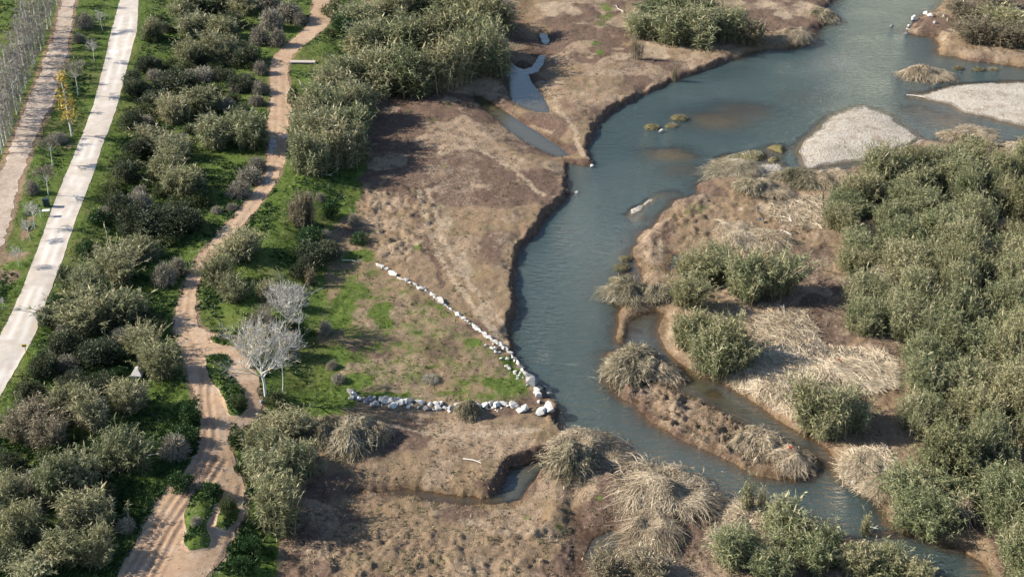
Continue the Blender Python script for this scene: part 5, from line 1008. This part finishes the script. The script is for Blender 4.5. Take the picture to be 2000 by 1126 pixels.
for px, py, sz, lab in [(1274, 250, 1.25, 'largest mossy tussock in mid river'), (1312, 247, 0.9, 'small mossy tussock by the white river rock'), (1327, 232, 1.35, 'flat mossy tussock farthest up mid river'), (1222, 506, 0.85, 'uppermost of three mossy tussocks off the mid river point'), (1215, 523, 1.05, 'middle of three mossy tussocks off the mid river point'), (1208, 549, 1.15, 'lowest of three mossy tussocks off the mid river point'), (1872, 135, 0.9, 'brown tussock in the water under the far bank'), (1912, 137, 1.0, 'grey tussock in the water under the far bank'), (1940, 137, 0.8, 'olive tussock in the water nearest the photo edge')]:
    x, y, z = on_ground(px, py); rng = np.random.default_rng(int(px)); acc = Acc(); nn = 900; d = unit(rng.uniform(0, 6.28, nn), np.arcsin(rng.uniform(0, 1, nn))); pp = d * np.array([sz, sz * .75, sz * .45]) * rng.uniform(.8, 1, (nn, 1))
    acc.blades(pp, d + rng.normal(size=(nn, 3)) * .5 + np.array([0, 0, .3]), rng.uniform(.15, .4, nn), rng.uniform(.03, .07, nn), rng.uniform(.2, .8, nn), np.clip(rng.normal(.45, .2, nn), 0, 1), rng)
    ro = bpy.data.meshes.new('mound'); bm = bmesh.new(); bmesh.ops.create_icosphere(bm, subdivisions=3, radius=1)
    for v in bm.verts: v.co = Vector((v.co.x * sz, v.co.y * sz * .75, v.co.z * sz * .45)) * (0.85 + 0.3 * float(vnoise(np.array([v.co.x * 2 + px]), np.array([v.co.y * 2 + v.co.z * 3]))[0]))
    bm.to_mesh(ro); bm.free(); ro.materials.append(M_TUS)
    thing('river_tussock', [('mound', ro), ('moss', acc.mesh('moss', L_STRAWG))], lab, 'tussock', None, (x, y, z))

# ------------------------------------------------------------------ small built things
def boxm(name, parts, mat, bevel=0.02):
    bm = bmesh.new()
    for (cx, cy, cz, sx, sy, sz) in parts:
        r = bmesh.ops.create_cube(bm, size=1.0)
        for v in r['verts']: v.co = Vector((cx + v.co.x * sx, cy + v.co.y * sy, cz + v.co.z * sz))
    if bevel: bmesh.ops.bevel(bm, geom=bm.edges[:], offset=bevel, segments=1, affect='EDGES')
    me = bpy.data.meshes.new(name); bm.to_mesh(me); bm.free(); me.materials.append(mat); return me
def flatmat(name, col, rough=0.6, k=0.25):
    t = NT(name); n = t.noise(4, 5, 0.6); return t.done(t.bsdf(t.mix(n, tuple(v * (1 - k) for v in col), tuple(min(.9, v * (1 + k)) for v in col)), rough, t.bump(n, 0.2, 0.02)))
M_YEL = flatmat('yellow_paint', (.62, .43, .02), 0.5, .12); M_BLK = flatmat('dark_print', (.12, .09, .04)); M_CONC = flatmat('concrete', (.40, .355, .32), 0.9, .3); M_CONW = flatmat('white_concrete', (.60, .59, .57), 0.9, .2)
M_BOX = flatmat('dark_green_box', (.022, .045, .045), 0.5); M_WHT = flatmat('white_board', (.72, .73, .70), 0.5, .1); M_POST = flatmat('grey_post', (.20, .20, .20), 0.6); M_RED = flatmat('red_plastic', (.42, .05, .03), 0.6); M_WOOD = rockmat('weathered_wood', (.22, .185, .15), (.40, .355, .30), (.55, .51, .45))
def built(name, px, py, parts, label, cat, rz=0.0):
    x, y, z = on_ground(px, py); e = thing(name, [(n, m) for n, m in parts], label, cat, None, (x, y, z), rz); return e
e = built('sign_post', 55, 706, [('post', boxm('post', [(0, 0, .9, .07, .07, 2.0)], M_YEL)), ('panel', boxm('panel', [(-.06, 0, 2.05, .50, .06, .34)], M_YEL))], 'yellow sign on a thin yellow post at the white road verge', 'sign', R(8))
p = [o for o in e.children if o.name.startswith('panel')][0]
mk_obj('printed_bar', boxm('printed_bar', [(-.06, -.035, 2.06, .30, .02, .10)], M_BLK, 0), None, p)
built('utility_box', 92, 402, [('cabinet', boxm('cabinet', [(0, 0, .5, .72, .6, 1.05)], M_BOX, .04)), ('lid', boxm('lid', [(0, 0, 1.06, .8, .68, .08)], M_BOX, .02)), ('side_post', boxm('side_post', [(-.48, 0, .55, .1, .1, 1.3)], M_POST))], 'dark box on the grass verge beside the white road', 'box', .1)
built('information_board', 92, 422, [('board', boxm('board', [(0, 0, .85, .95, .55, .07)], M_WHT)), ('leg', boxm('leg', [(-.3, 0, .4, .08, .08, .85)], M_POST)), ('leg', boxm('leg', [(.3, 0, .4, .08, .08, .85)], M_POST))], 'small white tilted board on legs beside the white road', 'board', .1)
built('marker_post', 80, 424, [('post', boxm('post', [(0, 0, .5, .1, .1, 1.1)], M_WHT)), ('cap', boxm('cap', [(0, 0, 1.08, .14, .14, .08)], M_POST))], 'short pale post left of the white board', 'post')
built('stake', 87, 270, [('pole', boxm('pole', [(0, 0, 1.0, .07, .07, 2.2)], M_BOX)), ('foot', boxm('foot', [(-.1, 0, .06, .5, .3, .16)], M_BOX))], 'dark stake beside the farm track below the yellow tree', 'post')
built('concrete_slab', 591, 126, [('deck', boxm('deck', [(0, .55, .24, 4.2, 1.0, .26)], M_CONC, .05)), ('side_wall', boxm('side_wall', [(-1.95, .5, .08, .25, .95, .38)], M_CONC, .02)), ('side_wall', boxm('side_wall', [(1.95, .5, .08, .25, .95, .38)], M_CONC, .02))], 'pale concrete culvert slab beside the dirt path', 'slab', R(-2))
bm = bmesh.new(); r = bmesh.ops.create_cone(bm, cap_ends=True, segments=4, radius1=.85, radius2=.22, depth=.75)
bmesh.ops.rotate(bm, verts=bm.verts, cent=(0, 0, 0), matrix=__import__('mathutils').Matrix.Rotation(R(45), 3, 'Z')); bmesh.ops.translate(bm, verts=bm.verts, vec=(0, 0, .78)); pm = bpy.data.meshes.new('cap'); bm.to_mesh(pm); bm.free(); pm.materials.append(M_CONW)
built('concrete_block', 270, 734, [('cap', pm), ('base', boxm('base', [(0, 0, .2, 1.1, 1.1, .5)], M_CONW, .03))], 'white concrete block with sloping top under the round reed clump', 'block', R(-6))
def stick(px, py, length, ang, lab, rad=0.05, tilt=0.06, mat=None, bend=0.1):
    x, y, z = on_ground(px, py); t = np.linspace(0, 1, 5); a = Acc(); rg2 = np.random.default_rng(int(px + py))
    P = np.stack([length * (t - .5), bend * length * np.sin(t * 3.1) + rg2.normal(size=5) * .03, length * tilt * t + .08], 1); a.tube(P, np.linspace(rad, rad * .4, 5), 6, .6)
    m = (t[1:3, None] * 0 + P[1:3]); a.tube(np.array([P[3], P[3] + np.array([length * .12, length * .1, .1]), P[3] + np.array([length * .2, length * .2, .16])]), [rad * .5, rad * .35, rad * .2], 5, .6)
    o = mk_obj('driftwood', a.mesh('driftwood', mat or L_BARK, True), None, None, (x, y, z)); o.rotation_euler = (0, 0, R(ang)); tag(o, lab, 'branch')
for a in [(1210, 18, 3.4, 110, 'pale pole lying on the flats at the top edge'), (1788, 190, 3.0, -30, 'thin bleached branch at the tip of the gravel spit'), (634, 344, 2.4, -15, 'white fallen branch under the tip of the big upper stand'), (1520, 395, 3.6, -42, 'pale log lying below the arching reed mops'), (1556, 395, 2.2, -45, 'short pale log beside the grey sand patch'), (1535, 455, 2.0, -55, 'short branch bundle on the bare brown clearing'), (1545, 428, 1.8, 85, 'short upright stump on the litter of the clearing'), (1538, 612, 3.4, 95, 'crooked bleached branch above the grey stalk tangle'), (922, 902, 2.0, -25, 'thin white stick on the brown flat above the creek'), (685, 512, 2.4, -20, 'white forked branch on the green bank edge'), (300, 892, 2.6, 12, 'fallen stalk between arching reeds and grey shrub'), (1690, 600, 2.0, -30, 'twig on the red earth of the clearing'), (1672, 933, 2.6, -25, 'bleached branch at the shore across from the island tip'), (1700, 1032, 1.4, -15, 'thin pale twig drifting in the narrows'), (1150, 590, 0, 0, '')]:
    if a[4]: stick(*a[:4], a[4], 0.07)
for px, py, sz, lab in [(1637, 708, .2, 'red plastic scrap on the straw heap'), (1540, 893, .28, 'orange red rag caught on the island tip mop'), (1486, 434, .4, 'small grey bag on the bare brown clearing')]:
    x, y, z = on_ground(px, py); bm = bmesh.new(); bmesh.ops.create_grid(bm, x_segments=6, y_segments=4, size=sz)
    rr_ = random.Random(px)
    for v in bm.verts: v.co.z = rr_.uniform(0, .3) * sz + .05; v.co.y *= .6
    r = bmesh.ops.solidify(bm, geom=bm.faces[:], thickness=.03); me = bpy.data.meshes.new('rag'); bm.to_mesh(me); bm.free(); me.materials.append(M_RED if px != 1486 else M_POST)
    o = mk_obj('rag', me, None, None, (x, y, max(z, float(ground_z(x, y)[0])) + (0.35 if px != 1540 else 1.2))); o.rotation_euler = (.3, .2, rr_.uniform(0, 3)); tag(o, lab, 'litter')

# ------------------------------------------------------------------ uncountable ground growth
INR = slice(4, NR - 5)
def scatter(F, n, seed):
    """random grid cells weighted by F -> jittered points on the ground"""
    rng = np.random.default_rng(seed); W = F.copy(); W[:6] = 0; W[-7:] = 0; W[:, :6] = 0; W[:, -7:] = 0
    W = np.clip(W, 0, None).ravel(); c = np.cumsum(W); k = np.searchsorted(c, rng.uniform(0, c[-1], n)); j, i = np.divmod(k, NC)
    j = np.clip(j, 0, NR - 2); i = np.clip(i, 0, NC - 2); fy = rng.uniform(0, 1, n); fx = rng.uniform(0, 1, n)
    y = ROWS[j] + fy * (ROWS[j + 1] - ROWS[j]); u = US[i] + fx * (US[i + 1] - US[i]); x = u * halfw(y); return np.stack([x, y, ground_z(x, y)], 1), rng
hard = np.maximum(np.maximum(ss(road_sd, -0.15, 0.1), ss(track_sd, -0.3, 0.2)), ss(pf, -0.2, 0.1))
dryland = (ZZ > 0.2)
def tufts(name, F, n, per, mat, hgt, wid, lean, seed, label, tint=(.5, .22), patch=None):
    P, rng = scatter(F, n, seed); m = len(P) * per; b = np.repeat(P, per, 0) + rng.normal(size=(m, 3)) * np.array([.07, .07, 0]); b[:, 2] -= .02
    d = unit(rng.uniform(0, 6.28, m), rng.uniform(lean[0], lean[1], m)); big = np.repeat(rng.uniform(.6, 1.4, n), per)
    tv = np.repeat(rng.normal(tint[0], tint[1], n), per)
    if patch is not None: tv = tv + (np.repeat(fbm(P[:, 0], P[:, 1], patch, 3, seed), per) - .5) * 1.0
    a = Acc(); a.spikes(b, d, rng.uniform(*hgt, m) * big, rng.uniform(*wid, m), np.clip(tv, 0, 1), rng); o = mk_obj(name, a.mesh(name, mat)); return tag(o, label, 'vegetation', kind='stuff')
pn = fbm(XX, YY, 4.0, 4, 301); pn2 = fbm(XX, YY, 1.6, 3, 302)
tufts('grass', np.clip(grass, 0, 1) ** 2 * (1 - hard) * dryland * ss(pn2, .3, .6), 46000, 4, L_GRASS, (.14, .34), (.03, .07), (.7, 1.4), 1, 'short bright green grass over bank and verges', (.5, .2), 5.0)
wd = ss(up_sd, 0, 3) * (1 - hard) * dryland * ss(pn, .46, .62) * ss(road_sd, -.8, -2.5) * ss(track_sd, -1, -3)
wd = np.maximum(wd, 0.9 * ss(sdpoly(XX, YY, FZ), -1, 2) * (1 - hard) * ss(pn2, .4, .55))
wd = np.maximum(wd, 1.2 * ss(sdpoly(XX, YY, gpoly([(355, 790), (384, 790), (388, 870), (360, 940), (310, 990), (300, 940), (330, 860)]), 4), -1, .5) * (1 - hard))
wd = np.maximum(wd, ss(pathisl, 0, .4) * ss(pn2, .4, .6) * 1.5)
tufts('weeds', wd, 34000, 6, L_WEED, (.16, .45), (.08, .18), (.2, 1.2), 2, 'dark green leafy weeds between shrubs and path', (.45, .2), 3.0)
dg = 1.0 * ss(sdI, -.6, .3) + 1.5 * strip * dryland + (1 - ss(grass, .35, .7)) * dryland * (1 - hard) * (1 - gravel) * (0.12 + .5 * clods + 1.0 * straw + 0.7 * ss(pn2, .5, .62) * ss(big2, .45, .6) + 1.5 * ss(sdW, -1.5, -.5) * ss(sdW, -.1, -.5))
tufts('dry_grass', dg, 20000, 6, L_DRYG, (.14, .42), (.03, .06), (-.1, 1.1), 3, 'dry tan grass and weeds over the brown flats', (.45, .25), 3.0)
tufts('low_weeds', (1 - ss(grass, .4, .7)) * dryland * (1 - hard) * (1 - gravel) * ss(pn2, .55, .7) * (1 - cut), 5500, 6, L_SCRUB, (.12, .3), (.05, .1), (.1, 1.1), 4, 'sparse grey green weeds dotted over the brown flats', (.5, .2))
tufts('bar_plants', gravel * ss(ZZ, .05, .3) * ss(pn, .5, .65), 900, 6, L_DRYG, (.12, .3), (.03, .06), (.1, 1.1), 6, 'sparse dry plants on the gravel bars')
# pebbles along path and road edges
PB, rng = scatter((ss(np.abs(pf), .9, .0) * 1.0 + .12 * ss(pf, 0, .3)) * (YY < 175) + .05 * ss(pf, 0, .3), 3200, 9)
n = len(PB); sz = rng.uniform(.03, .075, n); tet = np.array([(1, 0, -.4), (-.6, .9, -.4), (-.6, -.9, -.4), (0, 0, .9)])
V = (PB[:, None] + tet[None] * sz[:, None, None] + np.array([0, 0, .05])).reshape(-1, 3); kk = np.arange(n)[:, None, None] * 4 + np.array([(0, 1, 3), (1, 2, 3), (2, 0, 3)])[None]
PB2, rng = scatter(gravel * (ZZ > 0.02), 9000, 19); s2 = rng.uniform(.05, .13, 9000); V = np.concatenate([V, (PB2[:, None] + tet[None] * s2[:, None, None] + np.array([0, 0, .04])).reshape(-1, 3)]); n = n + 9000
kk = np.arange(n)[:, None, None] * 4 + np.array([(0, 1, 3), (1, 2, 3), (2, 0, 3)])[None]
o = mk_obj('pebbles', mk_mesh('pebbles', V, None, kk.reshape(-1, 3)), M_ROCK); tag(o, 'pale pebbles on gravel bars and along the dirt path', 'pebbles', kind='stuff')
